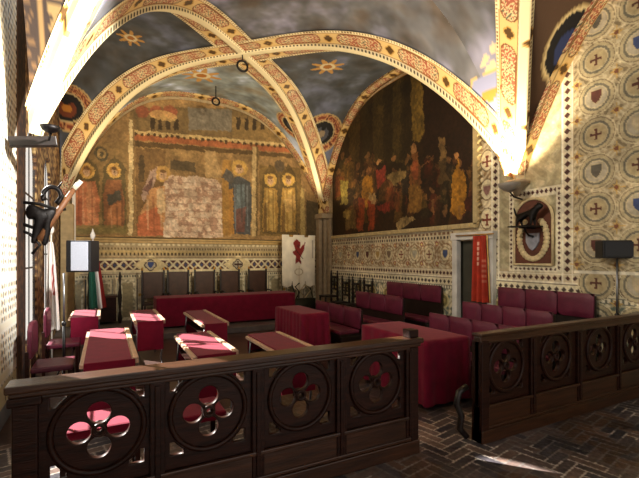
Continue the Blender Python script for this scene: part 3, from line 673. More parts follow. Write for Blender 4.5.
gp([(364, 178), (373, 175), (375, 200), (368, 210), (363, 200)], 'c08a30'); gp([(360, 198), (367, 200), (364, 232), (358, 232)], '9a4528'); gp([(369, 200), (377, 200), (375, 230), (370, 230)], '8f3c22'); ge(370, 172, 2.6, 3.4, '9a6a44')
gp([(376, 170), (386, 168), (387, 182), (378, 188)], '9c3d34'); ge(381, 162, 2.6, 3.4, 'b58a5c'); gp([(388, 176), (402, 168), (407, 176), (396, 186)], 'a08a5a'); ge(395, 157, 2.6, 3.2, 'a57a4c')
gp([(412, 152), (419, 152), (423, 180), (422, 210), (410, 212), (411, 180)], '8a5a32'); ge(414, 149, 3, 4, 'a37a50'); gp([(410, 186), (424, 184), (422, 212), (411, 213)], '8f6a34'); gp([(413, 160), (418, 160), (420, 178), (414, 178)], 'b0603c')
gp([(452, 178), (460, 160), (467, 180), (466, 210), (460, 222), (452, 208)], 'b8842e'); ge(458, 158, 2.5, 3.4, 'a87c50'); gp([(440, 140), (447, 136), (450, 160), (442, 164)], '8a7048'); gp([(440, 160), (448, 158), (450, 182), (441, 182)], '5c4a2e')
gp([(398, 222), (408, 216), (416, 220), (406, 229), (399, 229)], 'b09a6c'); gp([(378, 206), (392, 202), (390, 212), (380, 214)], '8c2f26'); gp([(341, 180), (349, 182), (349, 204), (342, 206)], '8e8444'); gp([(346, 210), (356, 208), (358, 228), (346, 230)], '83744a', .7); ge(348, 214, 4, 6, 'b3a05a', .7)
gp([(370, 192), (376, 192), (377, 203), (372, 204)], 'c2ab80', .8)
for u, v in ((432, 210), (445, 214), (460, 216)): gp([(u, v-10), (u+2.5, v-10), (u+3, v+4), (u, v+4)], 'a87c50', .8)
op.warp(.09, .2, 85); op.warp(.035, .06, 87); op.noise(.05, .4, 61); op.noise(.3, .35, 62); op.a = (op.a*.85+rgb('40301a')*.15)*np.array([.92, .88, .8])
yR = vault(HF, np.ones_like(k), k); tg = lambda y: np.interp(y, yR[:, 1], yR[:, 2])-.20
ky = np.linspace(5.34, 10.56, 372); top = np.maximum(np.minimum(tg(ky), 9), 2.5); Nz = 240; jj = np.linspace(0, 1, Nz)[:, None]
Zs = 2.33+(top[None]-2.33)*jj; Ys = np.repeat(ky[None], Nz, 0); P = np.stack([np.full_like(Ys, XR-.06), Ys, Zs], -1)
pt = thing('painting', 'huge dark arched oil painting of a crowd scene filling the right wall lunette', 'painting', (0, 0, 0))
solid(grid('canvas', P, op.sample(Ys, Zs), M['oil'], pt), .03, -1)
fm = MB()
fm.box(XR-.09, XR-.03, 5.26, 10.64, 2.24, 2.33)
for x in np.arange(5.30, 10.6, .11): fm.box(XR-.105, XR-.09, x, x+.06, 2.25, 2.31)
fm.box(XR-.09, XR-.03, 5.24, 5.34, 2.3, float(tg(5.34)))
for z in np.arange(2.34, float(tg(5.34)), .13): fm.add([(XR-.09, 5.25, z), (XR-.09, 5.17, z+.05), (XR-.09, 5.25, z+.1), (XR-.04, 5.25, z), (XR-.04, 5.17, z+.05), (XR-.04, 5.25, z+.1)], [(0, 1, 2), (3, 5, 4), (0, 3, 4, 1), (1, 4, 5, 2), (2, 5, 3, 0)])
fm.build('frame', mat('cream_dentil_frame', 'bda878', .6, noise=.2), pt)
ed = [(XR-.06, y, max(tg(y), 2.5)) for y in np.linspace(5.34, 10.56, 90)]
MB().tube(ed, .03, 8).build('frame', M['gold'], pt)

# ------------------------------------------------------------------ corner pier, corbels, doorway, niche
struct(MB().box(5.72, 5.83, 10.92, 11.15, .13, 2.9).box(5.86, 5.95, 10.85, 11.1, .13, 2.9).box(5.96, 6.05, 10.70, 11.1, .13, 2.9).box(5.68, 6.06, 10.68, 11.18, 2.85, 3.0).build('trim_10', M['stone'], bev=.02))
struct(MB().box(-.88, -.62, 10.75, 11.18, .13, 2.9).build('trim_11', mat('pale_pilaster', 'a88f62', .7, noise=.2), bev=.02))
struct(MB().box(-.67, -.60, 11.0, 11.17, 1.9, 3.2).build('trim_12', M['white'], bev=.01))
def corbel(name, x, y, sx):
    m = MB(); prof = [(.04, -.42), (.10, -.36), (.12, -.28), (.20, -.16), (.30, -.07), (.34, -.05), (.34, .0), (.30, .03)]
    m.lathe((x, y, 2.93), [(r*sx, h*sx) for r, h in prof], 24); return struct(m.build(name, M['stone']))
corbel('trim_13', XR-.10, 4.42, .55)
d = bpy.data.objects.new('door_1', None); C.objects.link(d); d.location = (XR, 5.37, 0); struct(d)
MB().box(-.10, .02, .35, .47, 0, 2.12).box(-.10, .02, -.47, -.35, 0, 2.12).box(-.12, .02, -.49, .49, 2.02, 2.16).build('door_frame', M['marble'], d, bev=.01)
MB().box(.06, .10, .0, .34, 0, 2.0).box(.05, .06, .05, .29, .2, .9).box(.05, .06, .05, .29, 1.05, 1.85).build('door_leaf', M['darkdoor'], d, bev=.006)
# niche relief: arched brown field, garland and shield
nt_ = thing('wall_relief', 'arched brown relief panel with cream garland around a shield, beside the doorway', 'relief', (XR-.005, 4.19, 1.58))
arch = [(-.33, 0), (.33, 0)]+[(.33*math.cos(a), .72+.33*math.sin(a)) for a in np.linspace(0, PI, 20)]
Mx = Matrix(((0, 0, -1, 0), (-1, 0, 0, 0), (0, 1, 0, 0), (0, 0, 0, 1)))
MB().prism(arch, 0, .02, Mx).build('panel', M['brown'], nt_)
m = MB(); m.tube([(-.03, p[0], p[1]) for p in arch+[arch[0]]], .022, 8); m.build('frame', M['beige'], nt_)
m = MB()
for sgn in (-1, 1):
    for q in np.linspace(-.15, 1, 16):
        a = -PI/2+sgn*q*2.5; m.ellip((-.03, .235*math.cos(a)*1.0, .42+.33*math.sin(a)), .025, .06, .045, 8, 5)
m.build('garland', M['beige'], nt_)
f = lambda q: [(-q*.8, q), (q*.8, q), (q*.8, 0), (q*.4, -q*.7), (0, -q), (-q*.4, -q*.7), (-q*.8, 0)]
MB().prism([(a, b_+.36) for a, b_ in f(.14)], .015, .05, Mx).build('shield', mat('pale_shield', '8e8f98', .6, noise=.3), nt_, bev=.008)

# iron animal bracket over the niche (skin modifier statuette)
def skin(name, joints, edges, radii, mt, parent, sub=2):
    me = bpy.data.meshes.new(name); me.from_pydata(joints, edges, []); o = bpy.data.objects.new(name, me); C.objects.link(o); o.parent = parent
    md = o.modifiers.new('skin', 'SKIN'); md.use_smooth_shade = True
    for i_, r_ in enumerate(radii): me.skin_vertices[0].data[i_].radius = (r_, r_)
    me.skin_vertices[0].data[0].use_root = True
    o.modifiers.new('sub', 'SUBSURF').levels = sub; o.modifiers['sub'].render_levels = sub; me.materials.append(mt); return o
bk = thing('animal_bracket', 'black iron wall bracket carrying a four-legged beast statuette, above the shield relief', 'bracket', (XR-.02, 4.17, 2.04))
MB().tube([(0, 0, -.02), (-.14, 0, .0), (-.22, 0, .06), (-.24, 0, .12)], .016).tube([(0, -.0, .12), (-.36, 0, .12)], .018).build('arm', M['iron'], bk)
MB().box(-.42, .0, -.17, .17, .125, .145).build('shelf', M['iron'], bk, bev=.004)
jn = [(-.2, .10, .30), (-.2, 0, .33), (-.2, -.11, .34), (-.2, -.17, .41), (-.2, -.22, .44), (-.2, -.28, .42),
      (-.16, -.11, .24), (-.16, -.12, .15), (-.24, -.11, .24), (-.24, -.10, .15), (-.16, .12, .24), (-.16, .10, .15), (-.24, .12, .24), (-.24, .14, .15), (-.2, .18, .33), (-.2, .22, .45), (-.18, -.2, .49), (-.22, -.2, .49)]
eg = [(0, 1), (1, 2), (2, 3), (3, 4), (4, 5), (2, 6), (6, 7), (2, 8), (8, 9), (0, 10), (10, 11), (0, 12), (12, 13), (0, 14), (14, 15), (4, 16), (4, 17)]
skin('beast', jn, eg, [.055, .05, .06, .045, .042, .025]+[.024, .016]*4+[.018, .012, .012, .012], M['iron'], bk)

# uplight dish right, beam and lamp left
u1 = thing('uplighter', 'grey dish uplighter hooked below the right springing of the vault', 'lamp', (5.62, 4.30, 2.78), 0)
MB().lathe((0, 0, 0), [(.03, -.06), (.09, -.03), (.15, .02), (.17, .07), (.16, .07), (.13, .03), (.05, 0)], 24).build('dish', M['glassfix'], u1)
MB().tube([(0, 0, -.04), (.15, .03, -.12), (.42, .08, -.14)], .012).build('arm', M['iron'], u1)
u2 = thing('lamp_beam', 'dark beam bracket with a lamp, jutting from the left wall under the arch', 'lamp bracket', (XL+.02, 5.20, 2.96))
MB().box(0, .42, -.05, .05, -.13, -.03, Matrix.Rotation(math.radians(-8), 4, 'Y')).build('beam', M['black_wood'], u2, bev=.006)
MB().lathe((.40, -.35, -.02), [(.03, 0), (.07, .02), (.09, .06), (.08, .06), (.03, .03)], 20).tube([(.40, -.33, -.02), (.36, -.05, -.02)], .012).build('dish', M['iron'], u2)

# left iron bracket with torch
lb = thing('torch_bracket', 'black wrought iron scrolled bracket holding a wooden torch, on the left wall', 'bracket', (0, 0, 0))
def K(u, v, y=6.25): return V(u, v, y=y)
m = MB()
def arc(cu, cv_, r, a0, a1, n=18): return [K(cu+r*math.cos(math.radians(a)), cv_-r*math.sin(math.radians(a))) for a in np.linspace(a0, a1, n)]
m.tube(arc(52, 196, 9, -60, 210), .028, 8); m.tube([K(20, 202), K(40, 204), K(58, 210), K(66, 209)], .02, 8)
m.tube([K(20, 223), K(34, 228), K(44, 222), K(50, 210)], .022, 8); m.tube([K(20, 230), K(30, 234), K(40, 245), K(32, 254)], .018, 8)
m.tube([K(57, 203), K(62, 196), K(58, 188), K(62, 182)], [.03, .03, .02, .008], 8)
m.build('scroll', M['iron'], lb)
jn = [K(34, 212), K(42, 216), K(50, 214), K(58, 211), K(38, 228), K(33, 244), K(47, 228), K(44, 246), K(28, 205), K(27, 218)]
skin('creature', [tuple(p) for p in jn], [(0, 1), (1, 2), (2, 3), (1, 4), (4, 5), (2, 6), (6, 7), (0, 8), (0, 9)], [.09, .10, .08, .045, .06, .03, .055, .03, .04, .03], M['iron'], lb)
MB().tube([K(39, 240), K(58, 212), K(74, 189)], [.05, .04, .03], 12).build('torch', M['bark'], lb)
MB().tube([K(74, 189), K(81, 181)], [.034, .03], 12).build('torch_tip', M['tip'], lb)

# ceiling rings
for (x, y, z, r, L) in ((2.435, 7.95, 5.62, .105, 'black iron ring hanging from the crossing of the vault ribs'), (2.35, 9.8, 5.50, .085, 'small black iron ring hanging in front of the back wall arch')):
    p = thing('ceiling_ring', L, 'ring', (x, y, z)); MB().torus((0, 0, -r), r, .022, 'y').build('ring', M['iron'], p); MB().tube([(0, 0, 0), (0, 0, .28)], .012).build('hook', M['iron'], p)

# ------------------------------------------------------------------ carved barriers
def curve_panel(name, w, h, holes, th, mt, parent, loc):
    cu = bpy.data.curves.new(name, 'CURVE'); cu.dimensions = '2D'; cu.fill_mode = 'BOTH'; cu.extrude = th/2-.006; cu.bevel_depth = .006; cu.bevel_resolution = 1
    def sp(pts):
        s_ = cu.splines.new('POLY'); s_.points.add(len(pts)-1); s_.use_cyclic_u = True
        for i_, p in enumerate(pts): s_.points[i_].co = (p[0], p[1], 0, 1)
    sp([(-w/2, -h/2), (w/2, -h/2), (w/2, h/2), (-w/2, h/2)])
    for q in holes: sp(q)
    o = bpy.data.objects.new(name, cu); C.objects.link(o)
    me = bpy.data.meshes.new_from_object(o.evaluated_get(bpy.context.evaluated_depsgraph_get())); bpy.data.objects.remove(o)
    me.transform(Matrix.Rotation(PI/2, 4, 'X')); me.materials.clear(); me.materials.append(mt); me.name = name
    o = bpy.data.objects.new(name, me); C.objects.link(o); o.parent = parent; o.location = loc; return o
def circ(cx, cz, r, n=28): return [(cx+r*math.cos(a), cz+r*math.sin(a)) for a in np.linspace(0, 2*PI, n, endpoint=False)]
def barrier(name, label, x0, x1, y, centres, R, zc, posts, extra=None, slim=False):
    b = thing(name, label, 'barrier', (x0, y, 0)); X = lambda q: q-x0; Ln = x1-x0; top = 1.0
    (MB().box(-.01, Ln+.01, -.055, .055, top-.03, top).box(0, Ln, -.04, .04, top-.10, top-.03) if slim else MB().box(-.03, Ln+.03, -.085, .085, top-.045, top).box(-.015, Ln+.015, -.065, .065, top-.075, top-.045)).box(0, Ln, -.045, .045, top-.10, top-.075).build('top_rail', M['woodx'], b, bev=.010)
    zb = zc-R-.05
    MB().box(0, Ln, -.04, .04, .0, zb-.03).box(0, Ln, -.065, .065, 0, .12).box(0, Ln, -.055, .055, .12, .15).box(0, Ln, -.055, .055, zb-.06, zb-.03).build('base_board', M['woodx'], b, bev=.008)
    for p in posts:
        MB().box(X(p)-.045, X(p)+.045, -.05, .05, .14, top-.09).box(X(p)-.018, X(p)+.018, -.062, .062, .16, top-.11).build('post', M['wood'], b, bev=.006)
    for c_ in centres:
        h = []
        lob = R*.345; dd = R*.405
        for a in range(4): h.append(circ(dd*math.cos(a*PI/2), dd*math.sin(a*PI/2), lob*.80))
        h.append(circ(0, 0, R*.085, 16))
        e_ = R*1.0; r2 = R*1.06
        for sx in (-1, 1):
            for sz in (-1, 1):
                pts = [(sx*e_, sz*e_)]+[(sx*r2*math.cos(a), sz*r2*math.sin(a)) for a in np.linspace(math.radians(28), math.radians(62), 8)]
                pts = [(px, pz) for px, pz in pts]
                h.append([(pts[0][0], pts[0][1]), (sx*e_, sz*(R*.62))]+[(sx*r2*math.cos(a), sz*r2*math.sin(a)) for a in np.linspace(math.radians(36), math.radians(54), 6)]+[(sx*(R*.62), sz*e_)])
        pw = 2*R+.16
        pn = curve_panel('tracery_panel', pw, top-.1-zb+.03, h, .04, M['wood'], b, (X(c_), 0, zc)) if False else None
        pn = curve_panel('tracery_panel', 2*R+.10, 2*R+.08, h, .04, M['wood'], b, (X(c_), 0, zc))
        m = MB()
        for sg in (-1, 1):
            m.torus((X(c_), sg*.026, zc), R*.97, .018, 'y', 48, 8); m.torus((X(c_), sg*.026, zc), R*.125, .012, 'y', 20, 6)
        m.build('tracery_moulding', M['wood'], b)
    # stiles filling between the panels
    ps = sorted(list(posts)+[x0, x1])
    for c_ in centres:
        for sg in (-1, 1):
            lo = X(c_)+sg*(R+.05); nb = min([abs(p-c_) for p in ps if (p-c_)*sg > 0] or [R+.1]); hi = X(c_)+sg*nb
            if abs(hi-lo) > .01: MB().box(min(lo, hi), max(lo, hi), -.02, .02, zb-.03, top-.09).build('stile', M['wood'], b)
        MB().box(X(c_)-R-.05, X(c_)+R+.05, -.02, .02, zc+R+.04, top-.09).build('rail', M['wood'], b); MB().box(X(c_)-R-.05, X(c_)+R+.05, -.02, .02, zb-.03, zc-R-.04).build('rail', M['wood'], b)
    if extra: extra(b, X)
    return b
def end_l(b, X):
    MB().box(0, .12, -.06, .06, 0, .92).box(-.02, .14, -.075, .075, .88, .93).box(-.02, .14, -.08, .08, 0, .10).build('end_post', M['wood'], b, bev=.008)
    MB().box(2.78, 2.86, -.06, .06, 0, .92).box(2.77, 2.87, -.05, .05, 1.0, 1.07).build('end_post', M['wood'], b, bev=.008)
barrier('carved_barrier', 'long dark wooden barrier with four pierced quatrefoil roundels, left of the gap', -.45, 2.42, 2.80, [-.03, .62, 1.30, 1.99], .255, .665, [.295, .96, 1.645, 2.33], end_l)
def end_r(b, X):
    MB().box(0, .10, -.06, .06, 0, .93).build('end_post', M['wood'], b, bev=.008)
    m = MB(); m.tube([(-.02, .10, .02), (-.09, .12, .10), (-.07, .12, .22), (-.13, .12, .34), (-.10, .12, .44), (.0, .12, .48)], .03, 8); m.build('scroll_foot', M['black_wood'], b)
barrier('carved_barrier', 'dark wooden barrier with pierced quatrefoil roundels, right of the gap beside the brick floor', 3.02, 6.02, 2.65, [3.39, 4.16, 4.95, 5.71], .245, .665, [3.77, 4.55, 5.33], end_r, True)

# ------------------------------------------------------------------ draped tables
def drape(name, hx, hy, ztop, zhem, folds, amp, parent=None, mt=None):
    """cloth over a rectangular top: centre, rounded edge, pleated skirt"""
    pts = []; per = []
    def edge(a, b, n):
        for i_ in range(n): k_ = i_/n; pts.append((a[0]+(b[0]-a[0])*k_, a[1]+(b[1]-a[1])*k_))
    nx_, ny_ = max(12, int(hx*2*folds*6)), max(12, int(hy*2*folds*6))
    edge((-hx, -hy), (hx, -hy), nx_); edge((hx, -hy), (hx, hy), ny_); edge((hx, hy), (-hx, hy), nx_); edge((-hx, hy), (-hx, -hy), ny_)
    n = len(pts); v = []; f = []; s_ = 0; arcs = []
    for i_ in range(n):
        arcs.append(s_); q = pts[(i_+1) % n]; s_ += math.hypot(q[0]-pts[i_][0], q[1]-pts[i_][1])
    levels = [(0.85, 0, 0), (1.0, 0, 0), (1.0, .012, .3), (1.0, .05, .35)]+[(1.0, .05+(ztop-zhem-.05)*j_/6, .35+.65*j_/6) for j_ in range(1, 7)]
    for li_, (sc, dz, fo) in enumerate(levels):
        for i_, p in enumerate(pts):
            ox = (1 if p[0] >= hx-1e-6 else -1 if p[0] <= -hx+1e-6 else 0); oy = (1 if p[1] >= hy-1e-6 else -1 if p[1] <= -hy+1e-6 else 0)
            w_ = amp*fo*(math.sin(arcs[i_]*folds*2*PI)+.35*math.sin(arcs[i_]*folds*PI*1.37+1)+1.0)+(.006 if li_ > 1 else 0)
            if li_ == 0: v.append((p[0]*.9, p[1]*.9, ztop))
            else: v.append((p[0]+ox*w_, p[1]+oy*w_, ztop-dz))
    for li_ in range(len(levels)-1):
        for i_ in range(n): f.append((li_*n+i_, li_*n+(i_+1) % n, (li_+1)*n+(i_+1) % n, (li_+1)*n+i_))
    f.append(tuple(range(n))[::-1])
    o = mesh_obj(name, v, f, mt or M['velvet'], parent, smooth=False)
    for p_ in o.data.polygons: p_.use_smooth = len(p_.vertices) == 4
    bm = bmesh.new(); bm.from_mesh(o.data); bmesh.ops.recalc_face_normals(bm, faces=bm.faces); bm.to_mesh(o.data); bm.free()
    return o
def table(label, clabel, x0, x1, y0, y1, z, z0, hem, folds, amp):
    cx, cy = (x0+x1)/2, (y0+y1)/2; hx, hy = (x1-x0)/2, (y1-y0)/2
    t_ = thing('table', label, 'table', (cx, cy, z0)); h = z-z0-.012
    MB().box(-hx+.01, hx-.01, -hy+.01, hy-.01, h-.03, h).build('tabletop', M['wood'], t_)
    for sx in (-1, 1):
        for sy in (-1, 1): MB().box(sx*(hx-.07)-.025, sx*(hx-.07)+.025, sy*(hy-.07)-.025, sy*(hy-.07)+.025, 0, h-.03).build('leg', M['wood'], t_)
    o = drape('tablecloth', hx, hy, 0, hem-z, folds, amp); o.location = (cx, cy, z); tag(o, clabel, 'tablecloth')
table('long table hidden under crimson cloth on the step at the back', 'long crimson cloth over the back table before the high-backed chairs', 1.0, 4.25, 9.45, 10.15, .80, .13, .18, 2.2, .006)
table('table under a pleated crimson cloth in mid room', 'crimson cloth with deep vertical pleats over the mid-room table', 2.82, 3.28, 5.95, 7.10, .78, 0, .12, 7, .017)
table('table under crimson cloth behind the gap in the barrier', 'crimson cloth hanging to the floor just behind the gap in the barrier', 3.14, 3.78, 3.45, 4.72, .77, 0, .05, 5, .014)

# ------------------------------------------------------------------ desks
def desk(label, x0, x1, y0, y1, z=.76):
    cx, cy = (x0+x1)/2, (y0+y1)/2; hx, hy = (x1-x0)/2, (y1-y0)/2
    t_ = thing('desk', label, 'desk', (cx, cy, 0), 0, 'velvet topped council desks')
    MB().box(-hx, hx, -hy, hy, z-.045, z-.012).box(hx-.05, hx, -hy, hy, z-.012, z+.012).build('desktop', M['pale_wood'], t_, bev=.005)
    w = .015
    m = MB().box(-hx+.035, hx-.06, -hy-w, hy+w, z-.012, z+.004).box(-hx+.035, hx-.03, -hy-w-.008, -hy-w, z-.42, z+.004).box(-hx+.035, hx-.03, hy+w, hy+w+.008, z-.42, z+.004)
    m.build('velvet_cover', M['velvet'], t_, bev=.003)
    MB().box(-hx+.05, hx-.03, -hy+.04, hy-.04, z-.20, z-.18).box(hx-.05, hx-.035, -hy+.04, hy-.04, z-.40, z-.045).build('book_shelf', M['wood'], t_)
    for sx in (-1, 1):
        for sy in (-1, 1):
            MB().tube([(sx*(hx-.05), sy*(hy-.05), z-.05), (sx*(hx-.03), sy*(hy-.04), .45), (sx*(hx-.06), sy*(hy-.05), .2), (sx*(hx+.0), sy*(hy-.02), .01)], .014, 8).build('leg', M['steel'], t_)
    return t_
desk('velvet desk with a sunlit far half, nearest the left end of the barrier', -.20, .28, 4.15, 6.0)
desk('velvet desk behind the left black speaker, near the flags', -.50, -.06, 7.35, 8.35)
desk('velvet desk with pale edges just left of the long back table', .38, .80, 6.45, 7.85)
desk('brightly sunlit velvet desk in the middle, close behind the barrier', .74, 1.18, 3.98, 5.20)
desk('shadowed velvet desk in front of the long back table', 1.20, 1.58, 5.80, 7.35)
desk('velvet desk at the foot of the pleated table, its near end behind the barrier', 1.50, 1.94, 3.75, 4.78)

# ------------------------------------------------------------------ leather benches (backs along Y, seats towards -X)
def cushion(x0, x1, y0, y1, z0, z1, b=.02):
    m = MB(); n = 8; v = []
    for i_ in range(n+1):
        for j_ in range(n+1):
            a, c_ = i_/n, j_/n; puff = (1-(2*a-1)**6)*(1-(2*c_-1)**6)
            v.append((x0-b*puff, y0+(y1-y0)*a, z0+(z1-z0)*c_))
    f = [(i_*(n+1)+j_, (i_+1)*(n+1)+j_, (i_+1)*(n+1)+j_+1, i_*(n+1)+j_+1) for i_ in range(n) for j_ in range(n)]
    m.add(v, f); m.box(x0, x1, y0, y1, z0, z1); m.sm = True; return m
def bench(label, x, y0, y1, ztop, n, group='burgundy leather council benches', hback=.34):
    t_ = thing('leather_bench', label, 'bench', (x, y0, 0), 0, group); L = y1-y0; st_ = L/n
    MB().box(0, .035, 0, L, .10, ztop-.03).box(-.02, .05, 0, L, .0, .10).build('back_board', M['black_wood'], t_, bev=.004)
    for i_ in range(n): cushion(-.03, 0, i_*st_+.008, (i_+1)*st_-.008, ztop-hback, ztop).build('backrest_cushion', M['leather'], t_)
    for i_ in range(n): MB().box(-.42, -.035, i_*st_+.006, (i_+1)*st_-.006, .41, .47).build('seat_cushion', M['leather'], t_, bev=.015)
    MB().box(-.42, 0, .01, L-.01, .37, .41).build('seat_frame', M['black_wood'], t_)
    for yy in (0, L-.04): MB().box(-.40, 0, yy, yy+.04, 0, .37).build('end_panel', M['black_wood'], t_, bev=.004)
    return t_
bench('burgundy bench right behind the pleated crimson table', 3.85, 5.80, 7.45, .82, 3)
bench('burgundy bench in the middle row, in front of the wall bench left of the doorway', 4.95, 6.05, 7.65, .95, 3)
bench('burgundy wall bench left of the doorway', 5.98, 6.12, 7.90, 1.12, 3)
bench('burgundy wall bench right of the doorway, under the shield relief', 5.98, 3.22, 4.78, 1.19, 3)
bench('burgundy bench in the middle row, in front of the wall bench right of the doorway', 4.95, 3.15, 4.60, 1.01, 4)
bench('light-catching burgundy bench behind the floor-length crimson cloth', 4.27, 3.00, 4.60, .88, 4)

# ------------------------------------------------------------------ high-backed chairs behind the back table
def tall_chair(label, x, y, z0):
    t_ = thing('high_backed_chair', label, 'chair', (x, y, z0), 0, 'high-backed leather chairs behind the long table')
    MB().box(-.23, .23, -.22, .22, .42, .48).build('seat', M['leather_d'], t_, bev=.012)
    MB().box(-.23, .23, .19, .235, .55, 1.20).build('backrest', M['leather_d'], t_, bev=.015)
    for sx in (-1, 1):
        MB().box(sx*.25-.02, sx*.25+.02, .18, .23, 0, 1.24).build('post', M['black_wood'], t_)
        MB().lathe((sx*.25, .205, 1.24), [(.02, 0), (.03, .02), (.02, .05), (.005, .08)], 10).build('finial', M['gold'], t_)
        MB().box(sx*.22-.02, sx*.22+.02, -.22, -.18, 0, .42).build('leg', M['black_wood'], t_)
        MB().box(sx*.245-.02, sx*.245+.02, -.22, .19, .66, .69).box(sx*.245-.015, sx*.245+.015, -.21, -.17, .42, .66).build('armrest', M['black_wood'], t_)
    return t_
lab = ['leftmost high-backed leather chair behind the long back table', 'second high-backed leather chair from the left behind the back table', 'middle high-backed chair of five behind the long back table', 'high-backed leather chair, fourth from the left behind the back table', 'rightmost high-backed chair behind the back table, nearest the white banner']
for i_, u in enumerate((154, 179.5, 206.5, 232, 260)):
    p = V(u, 272, y=10.62)
    if i_ == 0: tc0 = tall_chair(lab[0], p[0], 10.62, .13)
    else: dup(tc0, (p[0], 10.62, .13), 0, lab[i_])

# carved dark chairs on the right wall near the corner
def carved_chair(label, x, y):
    t_ = thing('carved_chair', label, 'chair', (x, y, .0), 0, 'carved dark chairs along the right wall'); T = 1.05
    MB().box(-.42, 0, -.19, .19, .42, .47).build('seat', M['black_wood'], t_, bev=.01)
    m = MB()
    for sy in (-1, 1): m.box(-.03, .01, sy*.18-.022, sy*.18+.022, 0, T+.02)
    m.build('post', M['black_wood'], t_)
    m = MB().box(-.02, 0, -.18, .18, T-.10, T-.04).box(-.02, 0, -.18, .18, .62, .67).box(-.015, 0, -.025, .025, .67, T-.1).torus((-.01, -.09, .80), .055, .014, 'x', 16, 6).torus((-.01, .09, .80), .055, .014, 'x', 16, 6)
    m.build('back_splat', M['black_wood'], t_)
    for sy in (-1, 1):
        MB().lathe((-.01, sy*.18, T+.01), [(.02, 0), (.032, .03), (.015, .05), (.025, .08), (.003, .13)], 10).build('finial', M['black_wood'], t_)
        MB().box(-.41, -.37, sy*.16-.02, sy*.16+.02, 0, .42).build('leg', M['black_wood'], t_)
    return t_
cl = ['carved dark chair deepest in the right corner beside the white banner', 'carved dark wall chair, second out from the right corner', 'carved dark wall chair, third out from the right corner', 'carved dark chair nearest the wall bench left of the doorway']
for i_, y in enumerate((10.35, 9.75, 9.2, 8.65)):
    if i_ == 0: cc0 = carved_chair(cl[0], 5.95, y)
    else: dup(cc0, (5.95, y, 0), 0, cl[i_])
cc0.location.x = 5.93; 
for o in (cc0,): o.location.z = .13
# dark chest on the back wall, left
ch = thing('chest', 'old brown wooden chest standing by the back wall left of the tall chairs', 'chest', (.0, 10.9, .13))
MB().box(-.24, .24, -.2, .2, .06, .62).box(-.20, .20, -.21, -.2, .12, .55).build('body', M['wood'], ch, bev=.01)
MB().box(-.27, .27, -.23, .23, .62, .67).build('lid', M['woodx'], ch, bev=.01)
for sx in (-1, 1): MB().lathe((sx*.32, -.1, 0), [(.03, 0), (.05, .1), (.02, .3), (.045, .6), (.02, .9), (.035, 1.1), (.01, 1.22)], 12).build('corner_post', M['black_wood'], ch)

# ------------------------------------------------------------------ leather chairs along the left wall
def side_chair(label, x, y, T):
    t_ = thing('leather_chair', label, 'chair', (x, y, 0), 0, 'leather chairs by the window wall')
    MB().box(.02, .42, -.24, .24, .42, .48).build('seat', M['leather'], t_, bev=.015)
    pts = [(-.24, .58), (.24, .58), (.24, T-.08), (.18, T-.02), (.08, T), (-.08, T), (-.18, T-.02), (-.24, T-.08)]
    MB().prism(pts, -.01, .035, Matrix(((0, 0, 1, 0), (1, 0, 0, 0), (0, 1, 0, 0), (0, 0, 0, 1)))).build('backrest', M['leather'], t_, bev=.012)
    for sy in (-1, 1):
        MB().box(-.03, .01, sy*.22-.02, sy*.22+.02, 0, .66).build('leg', M['wood'], t_); MB().box(.37, .41, sy*.22-.02, sy*.22+.02, 0, .42).build('leg', M['wood'], t_)
    return t_
s0 = side_chair('red leather chair nearest the dark window jamb at the left edge', -.74, 5.65, .97)
dup(s0, (-.74, 7.0, 0), 0, 'red leather chair farther along the window wall, under the white flag')
# low leather stools behind the barrier (seen through the tracery)
def stool(label, x, y):
    t_ = thing('leather_stool', label, 'stool', (x, y, 0), 0, 'low leather stools behind the barrier')
    MB().box(-.27, .27, -.2, .2, .40, .47).build('seat', M['velvet'], t_, bev=.02)
    for sx in (-1, 1):
        for sy in (-1, 1): MB().box(sx*.24-.018, sx*.24+.018, sy*.17-.018, sy*.17+.018, 0, .40).build('leg', M['wood'], t_)
    return t_
st0 = stool('red stool seen through the leftmost pierced roundel of the barrier', -.02, 3.55)
dup(st0, (.60, 3.45, 0), 0, 'red stool seen through the second pierced roundel of the barrier')

# ------------------------------------------------------------------ speakers
def speaker(label, x, y, z, w, h, d_, rz, z_pole, tilt=0):
    s_ = thing('loudspeaker', label, 'loudspeaker', (x, y, z), rz)
    MB().box(-w/2, w/2, -d_/2, d_/2, 0, h).build('cabinet', M['black'], s_, bev=.012)
    MB().box(-w/2+(.07 if w < h else .02), w/2-.03, -d_/2-.012, -d_/2, .02, h-.02).build('grille', M['cloth_grey'] if w < h else M['black'], s_, bev=.004)
    return s_
def stand(label, x, y, top):
    t_ = thing('speaker_stand', label, 'speaker stand', (x, y, 0))
    MB().tube([(0, 0, .10), (0, 0, top*.55)], .018).build('lower_tube', M['black'], t_); MB().tube([(0, 0, top*.5), (0, 0, top)], .012).build('upper_tube', M['steel'], t_)
    MB().lathe((0, 0, top*.53), [(.02, 0), (.028, .01), (.028, .05), (.02, .06)], 14).build('collar', M['black'], t_)
    for a in (0.4, 2.5, 4.6): MB().tube([(0, 0, .35), (.15*math.cos(a), .15*math.sin(a), .02)], .010, 8).build('leg', M['black'], t_)
pL = V(64, 262, y=6.35); stand('tall tripod stand under the left loudspeaker, by the flags', pL[0], 6.35, 1.49)
speaker('tall black loudspeaker with pale grey front, on the left stand near the flags', V(83, 258, y=6.35)[0], 6.35, 1.50, .32, .42, .24, math.radians(-25), 0)
pR = V(617, 258, y=2.98); stand('tripod stand behind the right barrier near the wall', pR[0], 2.98, 1.68)
speaker('wide black loudspeaker on the right stand in front of the patterned wall', pR[0]-.0, 2.98, 1.685, .44, .235, .22, math.radians(-38), 0)

